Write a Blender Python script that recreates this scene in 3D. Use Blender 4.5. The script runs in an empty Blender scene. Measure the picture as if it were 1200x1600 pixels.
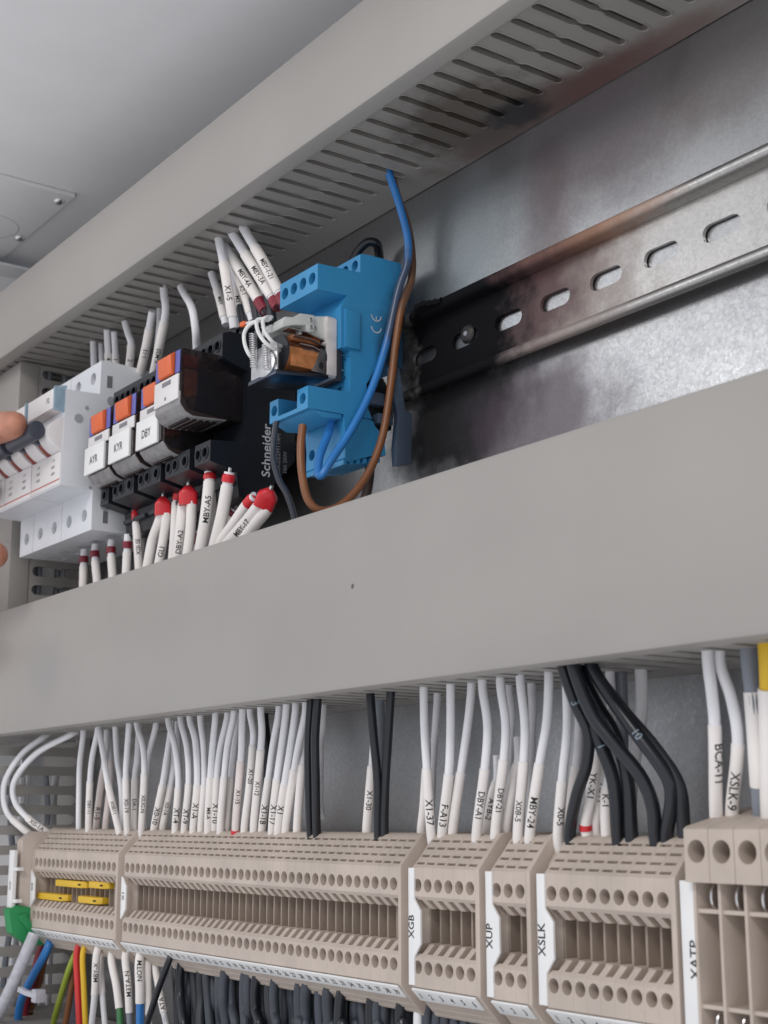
import bpy, bmesh, math, random
from mathutils import Vector, Matrix
from mathutils.geometry import tessellate_polygon
random.seed(7)
PI = math.pi
SC = bpy.context.scene
COL = SC.collection
MM = 0.001

# ------------------------------------------------------------------ camera
F = 2225.7                      # focal length in pixels of a 1200x1600 picture
RIGHT = Vector((0.580456, 0.814291, -0.000971))
DOWN = Vector((-0.172002, 0.121444, -0.977582))
FWD = Vector((-0.795919, 0.567611, 0.210552))
cam = bpy.data.cameras.new('camera'); cam_o = bpy.data.objects.new('camera', cam); COL.objects.link(cam_o)
cam.sensor_fit = 'VERTICAL'; cam.sensor_height = 36.0; cam.sensor_width = 27.0
cam.lens = F / 1600 * 36.0
cam.clip_start = 0.01; cam.clip_end = 50
cam_o.matrix_world = Matrix((
    (RIGHT.x, -DOWN.x, -FWD.x, 0), (RIGHT.y, -DOWN.y, -FWD.y, 0), (RIGHT.z, -DOWN.z, -FWD.z, 0), (0, 0, 0, 1)))
cam.dof.use_dof = True; cam.dof.focus_distance = 0.53; cam.dof.aperture_fstop = 30
SC.camera = cam_o
SC.render.resolution_x = 768; SC.render.resolution_y = 1024

# ------------------------------------------------------------------ world and light
w = bpy.data.worlds.new('World'); SC.world = w; w.use_nodes = True
bgn = w.node_tree.nodes['Background']; bgn.inputs[1].default_value = 0.60
_nt = w.node_tree                      # a soft bright room: lighter towards the open side on the right, darker far left
_tc = _nt.nodes.new('ShaderNodeTexCoord'); _dp = _nt.nodes.new('ShaderNodeVectorMath'); _dp.operation = 'DOT_PRODUCT'
_dp.inputs[1].default_value = Vector((0.60, -0.42, -0.68)).normalized()
_nt.links.new(_tc.outputs['Generated'], _dp.inputs[0])
_rp = _nt.nodes.new('ShaderNodeValToRGB'); _mr = _nt.nodes.new('ShaderNodeMapRange'); _mr.inputs[1].default_value = -1
_nt.links.new(_dp.outputs['Value'], _mr.inputs[0]); _nt.links.new(_mr.outputs[0], _rp.inputs[0]); _nt.links.new(_rp.outputs[0], bgn.inputs[0])
_rp.color_ramp.elements[0].color = (0.66, 0.71, 0.81, 1); _rp.color_ramp.elements[1].color = (1.50, 1.51, 1.56, 1)

def area(name, loc, aim, sx, sy, power, color):
    l = bpy.data.lights.new(name, 'AREA'); l.shape = 'RECTANGLE'; l.size = sx; l.size_y = sy
    l.energy = power; l.color = color
    o = bpy.data.objects.new(name, l); COL.objects.link(o)
    o.location = loc
    o.rotation_euler = (Vector(aim) - Vector(loc)).to_track_quat('-Z', 'Y').to_euler()
    return o
area('room_lamp', (0.25, -0.90, 1.0), (-0.45, 0.30, 0.08), 0.5, 0.35, 7.5, (1.0, 0.95, 0.90))
area('window_light', (-1.35, -1.1, 0.62), (-0.4, 0.30, 0.10), 0.7, 0.32, 2.3, (1.0, 0.98, 0.97))  # added light with no known source, brightens the panel's reflection

vs = SC.view_settings
vs.view_transform = 'Standard'; vs.look = 'None'; vs.exposure = 0.05; vs.gamma = 1; vs.use_curve_mapping = False

# ------------------------------------------------------------------ coordinates (mm: x right, y into the cabinet, z up)
def ray(u, v):
    return RIGHT * ((u - 600) / F) + DOWN * ((v - 800) / F) + FWD
def P(u, v, d):
    r = ray(u, v); return r * (d / r.y)
def PX(u, v, x):
    r = ray(u, v); return r * (x / r.x)

# ------------------------------------------------------------------ materials
MATS = {}
def lin(c):
    return tuple(((x / 255) / 12.92 if x / 255 <= 0.04045 else ((x / 255 + 0.055) / 1.055) ** 2.4) for x in c)
def mat(name, rgb, rough=0.5, metal=0.0, noise=0.06, nscale=120.0, bump=0.02, spec=0.5, coat=0.0, bscale=None):
    if name in MATS: return MATS[name]
    m = bpy.data.materials.new(name); m.use_nodes = True; MATS[name] = m
    nt = m.node_tree; b = nt.nodes['Principled BSDF']
    b.inputs['Roughness'].default_value = rough; b.inputs['Metallic'].default_value = metal
    b.inputs['Specular IOR Level'].default_value = spec
    b.inputs['Coat Weight'].default_value = coat
    geo = nt.nodes.new('ShaderNodeNewGeometry')
    n = nt.nodes.new('ShaderNodeTexNoise'); n.inputs['Scale'].default_value = nscale; n.inputs['Detail'].default_value = 5
    nt.links.new(geo.outputs['Position'], n.inputs['Vector'])
    mr = nt.nodes.new('ShaderNodeMapRange'); mr.inputs[1].default_value = 0.3; mr.inputs[2].default_value = 0.7
    mr.inputs[3].default_value = 1 - noise; mr.inputs[4].default_value = 1 + noise
    nt.links.new(n.outputs[0], mr.inputs[0])
    mul = nt.nodes.new('ShaderNodeVectorMath'); mul.operation = 'SCALE'; mul.inputs[0].default_value = rgb
    nt.links.new(mr.outputs[0], mul.inputs['Scale'])
    nt.links.new(mul.outputs[0], b.inputs['Base Color'])
    m['col'] = mul.name
    if bump:
        n2 = nt.nodes.new('ShaderNodeTexNoise'); n2.inputs['Scale'].default_value = bscale or 900; n2.inputs['Detail'].default_value = 3
        nt.links.new(geo.outputs['Position'], n2.inputs['Vector'])
        bu = nt.nodes.new('ShaderNodeBump'); bu.inputs['Strength'].default_value = bump * 5; bu.inputs['Distance'].default_value = 0.0002
        nt.links.new(n2.outputs[0], bu.inputs['Height']); nt.links.new(bu.outputs[0], b.inputs['Normal'])
    return m

def stain_or_shade(m, spots, attr='Base Color', rough=None, metal=None):
    """dirt, burns and one painted shade (rail lip): spots = [(centre mm, radii mm, rgb, strength, noise scale, softness)] mixed over the base colour"""
    nt = m.node_tree; b = nt.nodes['Principled BSDF']
    geo = nt.nodes.new('ShaderNodeNewGeometry')
    src = b.inputs['Base Color'].links[0].from_socket
    total = None
    for (c, r, rgb, k, ns, soft) in spots:
        sub = nt.nodes.new('ShaderNodeVectorMath'); sub.operation = 'SUBTRACT'; sub.inputs[1].default_value = [q * MM for q in c]
        nt.links.new(geo.outputs['Position'], sub.inputs[0])
        sc = nt.nodes.new('ShaderNodeVectorMath'); sc.operation = 'MULTIPLY'; sc.inputs[1].default_value = [1 / (q * MM) for q in r]
        nt.links.new(sub.outputs[0], sc.inputs[0])
        ln = nt.nodes.new('ShaderNodeVectorMath'); ln.operation = 'LENGTH'; nt.links.new(sc.outputs[0], ln.inputs[0])
        n = nt.nodes.new('ShaderNodeTexNoise'); n.inputs['Scale'].default_value = ns; n.inputs['Detail'].default_value = 6; n.inputs['Roughness'].default_value = 0.6
        nt.links.new(geo.outputs['Position'], n.inputs['Vector'])
        ad = nt.nodes.new('ShaderNodeMath'); ad.operation = 'MULTIPLY_ADD'; ad.inputs[1].default_value = 1.1; 
        nt.links.new(n.outputs[0], ad.inputs[0]); nt.links.new(ln.outputs['Value'], ad.inputs[2])
        mr = nt.nodes.new('ShaderNodeMapRange'); mr.interpolation_type = 'SMOOTHSTEP'
        mr.inputs[1].default_value = 1.55 - soft; mr.inputs[2].default_value = 1.55 + soft * 0.6
        mr.inputs[3].default_value = k; mr.inputs[4].default_value = 0
        nt.links.new(ad.outputs[0], mr.inputs[0])
        mx = nt.nodes.new('ShaderNodeMix'); mx.data_type = 'RGBA'
        nt.links.new(mr.outputs[0], mx.inputs[0]); nt.links.new(src, mx.inputs[6]); mx.inputs[7].default_value = (*rgb, 1)
        src = mx.outputs[2]
        if total is None: total = mr.outputs[0]
        else:
            t = nt.nodes.new('ShaderNodeMath'); t.operation = 'MAXIMUM'
            nt.links.new(total, t.inputs[0]); nt.links.new(mr.outputs[0], t.inputs[1]); total = t.outputs[0]
    nt.links.new(src, b.inputs['Base Color'])
    for key, tgt in (('Roughness', rough), ('Metallic', metal), ('Specular IOR Level', 0.12 if rough else None)):
        if tgt is None: continue
        mrr = nt.nodes.new('ShaderNodeMapRange')
        inp = b.inputs[key]
        if inp.links:
            mx = nt.nodes.new('ShaderNodeMix'); nt.links.new(total, mx.inputs[0]); nt.links.new(inp.links[0].from_socket, mx.inputs[2]); mx.inputs[3].default_value = tgt
            nt.links.new(mx.outputs[0], inp)
        else:
            mrr.inputs[3].default_value = inp.default_value; mrr.inputs[4].default_value = tgt
            nt.links.new(total, mrr.inputs[0]); nt.links.new(mrr.outputs[0], inp)
    return m

def galvanised(name, base, r0, r1, scale):
    m = mat(name, base, 0.4, 1.0, 0.0, 10, 0.0)
    nt = m.node_tree; b = nt.nodes['Principled BSDF']
    geo = nt.nodes.new('ShaderNodeNewGeometry')
    vo = nt.nodes.new('ShaderNodeTexVoronoi'); vo.inputs['Scale'].default_value = scale
    n = nt.nodes.new('ShaderNodeTexNoise'); n.inputs['Scale'].default_value = scale * 4; n.inputs['Detail'].default_value = 4
    n3 = nt.nodes.new('ShaderNodeTexNoise'); n3.inputs['Scale'].default_value = 22; n3.inputs['Detail'].default_value = 4
    for q in (vo, n, n3): nt.links.new(geo.outputs['Position'], q.inputs['Vector'])
    a = nt.nodes.new('ShaderNodeMath'); a.operation = 'MULTIPLY_ADD'; a.inputs[1].default_value = 0.35
    nt.links.new(vo.outputs['Color'], a.inputs[0]); nt.links.new(n.outputs[0], a.inputs[2])
    a2 = nt.nodes.new('ShaderNodeMath'); a2.operation = 'MULTIPLY_ADD'; a2.inputs[1].default_value = 0.8
    nt.links.new(n3.outputs[0], a2.inputs[0]); nt.links.new(a.outputs[0], a2.inputs[2])
    mr = nt.nodes.new('ShaderNodeMapRange'); mr.inputs[1].default_value = 0.75; mr.inputs[2].default_value = 1.45
    mr.inputs[3].default_value = r0; mr.inputs[4].default_value = r1
    nt.links.new(a2.outputs[0], mr.inputs[0]); nt.links.new(mr.outputs[0], b.inputs['Roughness'])
    mc = nt.nodes.new('ShaderNodeMapRange'); mc.inputs[1].default_value = 0.75; mc.inputs[2].default_value = 1.45
    mc.inputs[3].default_value = 1.15; mc.inputs[4].default_value = 0.82
    nt.links.new(a2.outputs[0], mc.inputs[0])
    nt.links.new(mc.outputs[0], nt.nodes[m['col']].inputs['Scale'])
    bu = nt.nodes.new('ShaderNodeBump'); bu.inputs['Strength'].default_value = 0.22; bu.inputs['Distance'].default_value = 0.00012
    nt.links.new(a.outputs[0], bu.inputs['Height']); nt.links.new(bu.outputs[0], b.inputs['Normal'])
    return m

def clear(name, tint, gloss_rgb, fac, rough=0.12):
    if name in MATS: return MATS[name]
    m = bpy.data.materials.new(name); m.use_nodes = True; MATS[name] = m
    nt = m.node_tree; b = nt.nodes['Principled BSDF']; out = nt.nodes['Material Output']
    b.inputs['Base Color'].default_value = (*gloss_rgb, 1); b.inputs['Roughness'].default_value = rough
    t = nt.nodes.new('ShaderNodeBsdfTransparent'); t.inputs[0].default_value = (*tint, 1)
    mx = nt.nodes.new('ShaderNodeMixShader')
    geo = nt.nodes.new('ShaderNodeNewGeometry'); n = nt.nodes.new('ShaderNodeTexNoise'); n.inputs['Scale'].default_value = 260
    nt.links.new(geo.outputs['Position'], n.inputs['Vector'])
    mr = nt.nodes.new('ShaderNodeMapRange'); mr.inputs[1].default_value = .3; mr.inputs[2].default_value = .7
    mr.inputs[3].default_value = fac * 0.85; mr.inputs[4].default_value = min(1, fac * 1.15)
    nt.links.new(n.outputs[0], mr.inputs[0]); nt.links.new(mr.outputs[0], mx.inputs[0])
    nt.links.new(t.outputs[0], mx.inputs[1]); nt.links.new(b.outputs[0], mx.inputs[2]); nt.links.new(mx.outputs[0], out.inputs[0])
    return m

DUCT = mat('duct_grey', (0.32, 0.305, 0.288), 0.50, 0, 0.04, 9, 0.02)
DUCT_MID = mat('duct_grey_lid', (0.335, 0.318, 0.30), 0.46, 0, 0.06, 11, 0.03)
BEIGE = mat('terminal_beige', (0.51, 0.435, 0.378), 0.55, 0, 0.09, 60, 0.03)
BEIGE2 = mat('terminal_beige_wide', (0.505, 0.43, 0.373), 0.55, 0, 0.09, 60, 0.03)
PARTB = mat('partition_beige', (0.33, 0.27, 0.225), 0.6, 0, 0.1, 60)
SCREWIN = mat('clamp_grey', (0.36, 0.30, 0.26), 0.5, 0.0, 0.12, 300)
WHITE = mat('marker_white', (0.80, 0.80, 0.80), 0.45, 0, 0.03)
MCBW = mat('breaker_white', (0.70, 0.72, 0.76), 0.42, 0, 0.03, 60)
MCBF = mat('breaker_front_white', (0.72, 0.70, 0.70), 0.40, 0, 0.03, 60)
WIRE = mat('wire_white', (0.80, 0.80, 0.83), 0.38, 0, 0.05, 90)
SLEEVE = mat('sleeve_white', (0.83, 0.79, 0.765), 0.5, 0, 0.04, 90)
SLEEVEP = mat('sleeve_pinkish', (0.76, 0.68, 0.66), 0.5, 0, 0.04, 90)
INK = mat('ink_black', (0.02, 0.02, 0.022), 0.6, 0, 0, 10, 0)
INKP = mat('print_pale_blue', (0.22, 0.29, 0.36), 0.6, 0, 0, 10, 0)
INKG = mat('ink_grey', (0.20, 0.20, 0.22), 0.6, 0, 0, 10, 0)
INKW = mat('print_white', (0.55, 0.57, 0.60), 0.6, 0, 0, 10, 0)
BLACKW = mat('wire_black', (0.012, 0.014, 0.02), 0.30, 0, 0.2, 60)
DARKW = mat('cable_dark_blue_grey', (0.046, 0.054, 0.070), 0.5, 0, 0.3, 80)
DARKW2 = mat('cable_charcoal', (0.024, 0.027, 0.034), 0.5, 0, 0.3, 80)
BLACKP = mat('plastic_black', (0.007, 0.009, 0.014), 0.42, 0, 0.15, 60)
BLACKP2 = mat('plastic_black_worn', (0.025, 0.029, 0.038), 0.5, 0, 0.2, 90)
HOLE = mat('hole_dark', (0.008, 0.008, 0.010), 0.7, 0, 0, 10, 0)
BLUE = mat('socket_blue', (0.035, 0.25, 0.50), 0.40, 0, 0.05, 60)
BLUEW = mat('wire_blue', (0.03, 0.20, 0.55), 0.33, 0, 0.08, 60)
BROWNW = mat('wire_brown', (0.21, 0.080, 0.030), 0.42, 0, 0.1, 60)
RED = mat('ferrule_red', (0.62, 0.020, 0.030), 0.35, 0, 0.08, 60)
REDD = mat('sleeve_maroon', (0.22, 0.012, 0.03), 0.45, 0, 0.1, 60)
ORANGE = mat('tab_orange', (0.70, 0.13, 0.035), 0.42, 0, 0.05, 60)
PURPLE = mat('stripe_blue_violet', (0.12, 0.13, 0.42), 0.45, 0, 0.05, 60)
YELLOW = mat('jumper_yellow', (0.72, 0.46, 0.03), 0.45, 0, 0.05, 60)
YELLOWW = mat('wire_yellow', (0.72, 0.45, 0.02), 0.4, 0, 0.05, 60)
GREEN = mat('earth_green', (0.02, 0.27, 0.09), 0.45, 0, 0.06, 60)
GREENW = mat('wire_green', (0.05, 0.20, 0.07), 0.45, 0, 0.06, 60)
REDW = mat('wire_red', (0.62, 0.03, 0.03), 0.4, 0, 0.06, 60)
GREYW = mat('wire_grey', (0.22, 0.24, 0.28), 0.42, 0, 0.06, 60)
TINT = mat('wire_green_yellow', (0.30, 0.38, 0.04), 0.42, 0, 0.06, 60)
BARG = mat('toggle_grey', (0.048, 0.056, 0.078), 0.42, 0, 0.08, 60)
SLOTR = mat('toggle_slot_brown', (0.22, 0.045, 0.035), 0.5, 0, 0.08, 60)
STEEL = mat('steel_bright', (0.68, 0.68, 0.69), 0.30, 1.0, 0.12, 400)
STEELD = mat('steel_dull', (0.30, 0.29, 0.30), 0.38, 1.0, 0.2, 400)
COPPER = mat('coil_tape_copper', (0.44, 0.17, 0.06), 0.5, 0.1, 0.3, 300)
DKBROWN = mat('coil_brown', (0.10, 0.035, 0.02), 0.4, 0, 0.3, 300)
CREAM = mat('relay_cream', (0.62, 0.58, 0.57), 0.5, 0, 0.14, 170)
HEADG = mat('relay_head_grey', (0.58, 0.60, 0.58), 0.45, 0, 0.08, 150)
ROOF = mat('cabinet_paint', (0.84, 0.84, 0.85), 0.40, 0, 0.03, 25, 0.04, bscale=1200)
SKIN = mat('skin', (0.46, 0.20, 0.13), 0.5, 0, 0.22, 140, 0.12, bscale=700)
SMOKE = clear('smoky_cover', (0.50, 0.38, 0.34), (0.035, 0.03, 0.033), 0.40, 0.10)
SMOKEL = clear('smoky_cover_pale', (0.75, 0.75, 0.75), (0.42, 0.41, 0.42), 0.62, 0.16)
GLASSY = clear('clear_blue_cover', (0.80, 0.90, 0.95), (0.40, 0.52, 0.62), 0.55, 0.12)
CLEARW = clear('clear_tube', (0.9, 0.9, 0.95), (0.62, 0.62, 0.68), 0.72, 0.2)
DARKCL = mat('clip_grey', (0.085, 0.12, 0.18), 0.4, 0, 0.1, 60)
CHAR = mat('char_black', (0.005, 0.005, 0.006), 0.75, 0, 0.3, 300, 0.15, spec=0.15, bscale=500)

PANEL = galvanised('panel_galvanised', (0.44, 0.445, 0.455), 0.26, 0.42, 950)
RAILM = galvanised('rail_galvanised', (0.50, 0.49, 0.475), 0.28, 0.44, 1000)
SOOT_SHADE = (0.007, 0.007, 0.009); BRN = (0.20, 0.11, 0.075)
stain_or_shade(RAILM, [((-368, 317, 189), (52, 12, 6), SOOT_SHADE, 0.9, 60, 0.5), ((-330, 315, 192), (45, 8, 5), (0.42, 0.20, 0.10), 0.7, 80, 0.5), ((-350, 317, 174), (48, 25, 30), (0.24, 0.15, 0.125), 0.55, 60, 0.6), ((-372, 317, 182), (44, 25, 24), (0.10, 0.055, 0.06), 0.85, 70, 0.45),  # first spot paints the shade under the upper lip; the others are burn marks
              ((-398, 317, 176), (38, 25, 44), SOOT_SHADE, 1.0, 90, 0.34)], rough=0.8, metal=0.15)
stain_or_shade(PANEL, [((-330, 321, 228), (46, 30, 26), (0.15, 0.115, 0.125), 0.62, 45, 0.55), ((-352, 321, 205), (14, 30, 30), (0.13, 0.08, 0.09), 0.5, 50, 0.6), ((-400, 321, 212), (40, 30, 30), (0.20, 0.26, 0.28), 0.5, 30, 0.7),
              ((-404, 321, 148), (42, 30, 28), SOOT_SHADE, 0.92, 60, 0.45), ((-360, 321, 132), (40, 30, 26), (0.13, 0.10, 0.12), 0.7, 50, 0.5),
              ((-268, 321, 228), (30, 30, 18), (0.18, 0.14, 0.13), 0.5, 40, 0.5)], rough=0.6, metal=0.6)
DUCT_T = mat('duct_grey_top', (0.295, 0.28, 0.262), 0.50, 0, 0.04, 9, 0.02)
stain_or_shade(DUCT_T, [((-345, 316, 246), (60, 13, 9), (0.10, 0.05, 0.045), 0.80, 70, 0.5), ((-365, 298, 246), (34, 24, 9), (0.09, 0.075, 0.06), 0.85, 110, 0.5), ((-352, 310, 246), (14, 9, 6), (0.02, 0.018, 0.02), 0.9, 160, 0.4),
               ((-300, 318, 246), (45, 9, 9), (0.13, 0.065, 0.055), 0.65, 60, 0.5)])
stain_or_shade(DUCT_MID, [((-520, 259, 82), (75, 6, 16), (0.27, 0.255, 0.24), 0.40, 45, 0.8), ((-300, 259, 60), (60, 6, 14), (0.37, 0.35, 0.33), 0.45, 60, 0.8), ((-640, 259, 70), (22, 6, 14), (0.28, 0.275, 0.28), 0.45, 120, 0.7), ((-717, 259, 48), (5, 4, 5), (0.22, 0.10, 0.07), 0.7, 700, 0.30), ((-382, 259, 74.5), (0.9, 3, 0.9), (0.04, 0.03, 0.03), 0.8, 900, 0.3)])
stain_or_shade(BLUE, [((-424, 312, 178), (6, 12, 26), (0.02, 0.035, 0.06), 0.85, 90, 0.5)])
stain_or_shade(BLUEW, [((-419, 306, 196), (12, 8, 22), (0.05, 0.06, 0.09), 0.9, 160, 0.4)])
stain_or_shade(BROWNW, [((-419, 306, 212), (12, 10, 22), (0.07, 0.045, 0.035), 0.75, 160, 0.5)])
stain_or_shade(DARKCL, [((-418, 312, 140), (10, 12, 20), (0.02, 0.025, 0.035), 0.45, 160, 0.5)])

# ------------------------------------------------------------------ mesh building
W = {}
XF = None      # optional reshaping of everything built while it is set
class MB:
    def __init__(s): s.v = []; s.f = []
    def add(s, vs, fs):
        n = len(s.v); s.v += [Vector(q) for q in vs]; s.f += [tuple(n + i for i in f) for f in fs]; return s
    def box(s, x0, x1, y0, y1, z0, z1):
        v = [(x, y, z) for x in (x0, x1) for y in (y0, y1) for z in (z0, z1)]
        return s.add(v, [(0, 1, 3, 2), (4, 6, 7, 5), (0, 4, 5, 1), (2, 3, 7, 6), (0, 2, 6, 4), (1, 5, 7, 3)])
    def prism(s, loops, fn, a, b, outer=True):
        """loops: outer outline then holes, 2D; fn(p, q, t) -> 3D point; extruded t = a..b"""
        pts = [p for l in loops for p in l]
        tri = tessellate_polygon([[Vector((p[0], p[1], 0)) for p in l] for l in loops])
        n = len(pts); v = [fn(p[0], p[1], a) for p in pts] + [fn(p[0], p[1], b) for p in pts]
        f = [tuple(t) for t in tri] + [tuple(i + n for i in reversed(t)) for t in tri]
        o = 0
        for li, l in enumerate(loops):
            m = len(l)
            for i in range(m if (outer or li) else 0):
                j = (i + 1) % m; f.append((o + i, o + j, o + j + n, o + i + n))
            o += m
        return s.add(v, f)
    def px(s, loops, x0, x1):      # outline in (y, z), extruded along x
        return s.prism(loops, lambda p, q, t: (t, p, q), x0, x1)
    def py(s, loops, y0, y1):      # outline in (x, z), extruded along y
        return s.prism(loops, lambda p, q, t: (p, t, q), y0, y1)
    def pz(s, loops, z0, z1):      # outline in (x, y), extruded along z
        return s.prism(loops, lambda p, q, t: (p, q, t), z0, z1)
    def cyl(s, a, b, r0, r1=None, n=20, caps=True):
        a = Vector(a); b = Vector(b); r1 = r0 if r1 is None else r1
        d = (b - a).normalized(); x = d.orthogonal().normalized(); y = d.cross(x)
        v = []; f = []
        for c, r in ((a, r0), (b, r1)):
            for i in range(n):
                t = 2 * PI * i / n; v.append(c + (x * math.cos(t) + y * math.sin(t)) * r)
        for i in range(n):
            j = (i + 1) % n; f.append((i, j, n + j, n + i))
        if caps: f += [tuple(reversed(range(n))), tuple(range(n, 2 * n))]
        return s.add(v, f)
    def tube(s, pts, r, n=12, caps=True):
        """r: number or function of 0..1"""
        rf = r if callable(r) else (lambda t: r)
        m = len(pts); v = []; f = []; x = None
        for i, p in enumerate(pts):
            t = (pts[min(i + 1, m - 1)] - pts[max(i - 1, 0)]).normalized()
            if x is None: x = t.orthogonal().normalized()
            x = (x - t * x.dot(t)).normalized(); y = t.cross(x)
            rr = rf(i / (m - 1))
            for k in range(n):
                a = 2 * PI * k / n; v.append(p + (x * math.cos(a) + y * math.sin(a)) * rr)
        for i in range(m - 1):
            for k in range(n):
                j = (k + 1) % n; f.append((i * n + k, i * n + j, (i + 1) * n + j, (i + 1) * n + k))
        if caps: f += [tuple(reversed(range(n))), tuple(range((m - 1) * n, m * n))]
        return s.add(v, f)
    def mesh(s, name, origin, bevel=0, seg=2, smooth=True, angle=35):
        me = bpy.data.meshes.new(name)
        me.from_pydata([tuple((q - origin) * MM) for q in s.v], [], s.f); me.validate()
        bm = bmesh.new(); bm.from_mesh(me)
        bmesh.ops.remove_doubles(bm, verts=bm.verts, dist=1e-7)
        bmesh.ops.recalc_face_normals(bm, faces=bm.faces)
        if bevel:
            es = [e for e in bm.edges if len(e.link_faces) == 2 and e.calc_face_angle(0) > math.radians(38)]
            bmesh.ops.bevel(bm, geom=es, offset=bevel * MM, segments=seg, profile=0.6, affect='EDGES', clamp_overlap=True)
        if smooth:
            for fc in bm.faces: fc.smooth = True
            for e in bm.edges:
                if len(e.link_faces) == 2 and e.calc_face_angle(0) > math.radians(angle): e.smooth = False
        bm.to_mesh(me); bm.free()
        return me
    def centre(s):
        lo = [min(q[i] for q in s.v) for i in range(3)]; hi = [max(q[i] for q in s.v) for i in range(3)]
        return Vector(((lo[0] + hi[0]) / 2, (lo[1] + hi[1]) / 2, lo[2]))
    def build(s, name, m, parent=None, bevel=0, seg=2, smooth=True, angle=35):
        if XF: s.v = [XF(q) for q in s.v]
        org = W[parent.name] if parent else s.centre()
        me = s.mesh(name, org, bevel, seg, smooth, angle)
        return link(name, me, m, parent, org)

def link(name, me, m, parent, org):
    o = bpy.data.objects.new(name, me); COL.objects.link(o)
    if m and not me.materials: me.materials.append(m)
    W[o.name] = Vector(org)
    if parent: o.parent = parent
    else: o.location = Vector(org) * MM
    return o
def tag(o, label=None, cat=None, group=None, kind=None):
    if label: o['label'] = label
    if cat: o['category'] = cat
    if group: o['group'] = group
    if kind: o['kind'] = kind
    return o
def thing(name, org, label, cat, group=None):
    o = bpy.data.objects.new(name, None); COL.objects.link(o); o.empty_display_size = 0.004
    o.location = Vector(org) * MM; W[o.name] = Vector(org)
    return tag(o, label, cat, group)
def struct(o): o['kind'] = 'structure'; return o
def copy_tree(o, d, parent=None):
    c = o.copy(); COL.objects.link(c); W[c.name] = W[o.name] + Vector(d)
    if parent: c.parent = parent
    else: c.location = W[c.name] * MM
    for ch in [q for q in bpy.data.objects if q.parent == o]: copy_tree(ch, d, c)
    return c

def circle(cx, cy, r, n=20, ry=None, a0=0):
    return [(cx + r * math.cos(a0 + 2 * PI * i / n), cy + (ry or r) * math.sin(a0 + 2 * PI * i / n)) for i in range(n)]
def stadium(x0, x1, y0, y1, n=6, ax=0):
    """rounded slot"""
    out = []
    if ax == 0:
        r = (y1 - y0) / 2; cy = (y0 + y1) / 2
        for i in range(n + 1): a = -PI / 2 + PI * i / n; out.append((x1 - r + r * math.cos(a), cy + r * math.sin(a)))
        for i in range(n + 1): a = PI / 2 + PI * i / n; out.append((x0 + r + r * math.cos(a), cy + r * math.sin(a)))
    return out

# lettering
_T = {}
def text_geo(s):
    if s in _T: return _T[s]
    cu = bpy.data.curves.new('t', 'FONT'); cu.body = s; cu.size = 1; cu.resolution_u = 3; cu.align_x = 'CENTER'; cu.offset = 0.012
    o = bpy.data.objects.new('t', cu); COL.objects.link(o)
    dg = bpy.context.evaluated_depsgraph_get()
    me = bpy.data.meshes.new_from_object(o.evaluated_get(dg))
    bm = bmesh.new(); bm.from_mesh(me); bmesh.ops.triangulate(bm, faces=bm.faces)
    for lim in (0.5, 0.28, 0.16):
        bmesh.ops.subdivide_edges(bm, edges=[e for e in bm.edges if e.calc_length() > lim], cuts=1)
        bmesh.ops.triangulate(bm, faces=bm.faces)
    bm.verts.index_update(); bm.verts.ensure_lookup_table()
    v = [(q.co.x, q.co.y - 0.35) for q in bm.verts]; f = [tuple(q.index for q in fc.verts) for fc in bm.faces]
    bm.free(); bpy.data.objects.remove(o); bpy.data.curves.remove(cu); bpy.data.meshes.remove(me)
    _T[s] = (v, f); return _T[s]
def letters(mb, s, h, fn, wide=1.0):
    """h: cap height in mm; fn(a, b) -> point, a along the line, b up, both from the centre"""
    v, f = text_geo(s); k = h / 0.7
    return mb.add([fn(a * k * wide, b * k) for a, b in v], f)

def boolean(base, cutter):
    a = bpy.data.objects.new('a', base); b = bpy.data.objects.new('b', cutter)
    COL.objects.link(a); COL.objects.link(b)
    md = a.modifiers.new('b', 'BOOLEAN'); md.object = b; md.operation = 'DIFFERENCE'; md.solver = 'EXACT'; md.use_self = True
    dg = bpy.context.evaluated_depsgraph_get(); dg.update()
    me = bpy.data.meshes.new_from_object(a.evaluated_get(dg))
    bpy.data.objects.remove(a); bpy.data.objects.remove(b)
    bm = bmesh.new(); bm.from_mesh(me)
    for fc in bm.faces: fc.smooth = True
    for e in bm.edges: e.smooth = not (len(e.link_faces) == 2 and e.calc_face_angle(0) > math.radians(35))
    bm.to_mesh(me); bm.free()
    return me
def cut(mb, cutmb, name, m, parent):
    org = W[parent.name]
    me = boolean(mb.mesh(name, org, 0, smooth=False), cutmb.mesh('c', org, 0, smooth=False))
    me.name = name; me.materials.clear()
    return link(name, me, m, parent, org)

def catmull(pts, n=10):
    p = [pts[0] * 2 - pts[1]] + list(pts) + [pts[-1] * 2 - pts[-2]]; out = []
    for i in range(1, len(p) - 2):
        for k in range(n):
            t = k / n
            out.append(0.5 * ((2 * p[i]) + (p[i + 1] - p[i - 1]) * t + (2 * p[i - 1] - 5 * p[i] + 4 * p[i + 1] - p[i + 2]) * t * t + (3 * p[i] - p[i - 1] - 3 * p[i + 1] + p[i + 2]) * t ** 3))
    out.append(p[-2]); return out

# ================================================================== the cabinet
YP = 321.5
struct(MB().box(-820, 60, YP, YP + 2, -260, 339.5).build('back_wall', PANEL))
# roof, folded flange, side wall
struct(MB().box(-820, 60, 170, YP - 0.3, 340, 342).build('ceiling', ROOF))
sw = struct(MB().box(-823, -820.4, 120, YP - 0.3, -260, 339.6).build('side_wall', ROOF))
MB().box(-820.4, -802, 150, YP - .6, 331, 332.5).build('side_wall_flange', ROOF, sw, 0.4)

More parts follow.
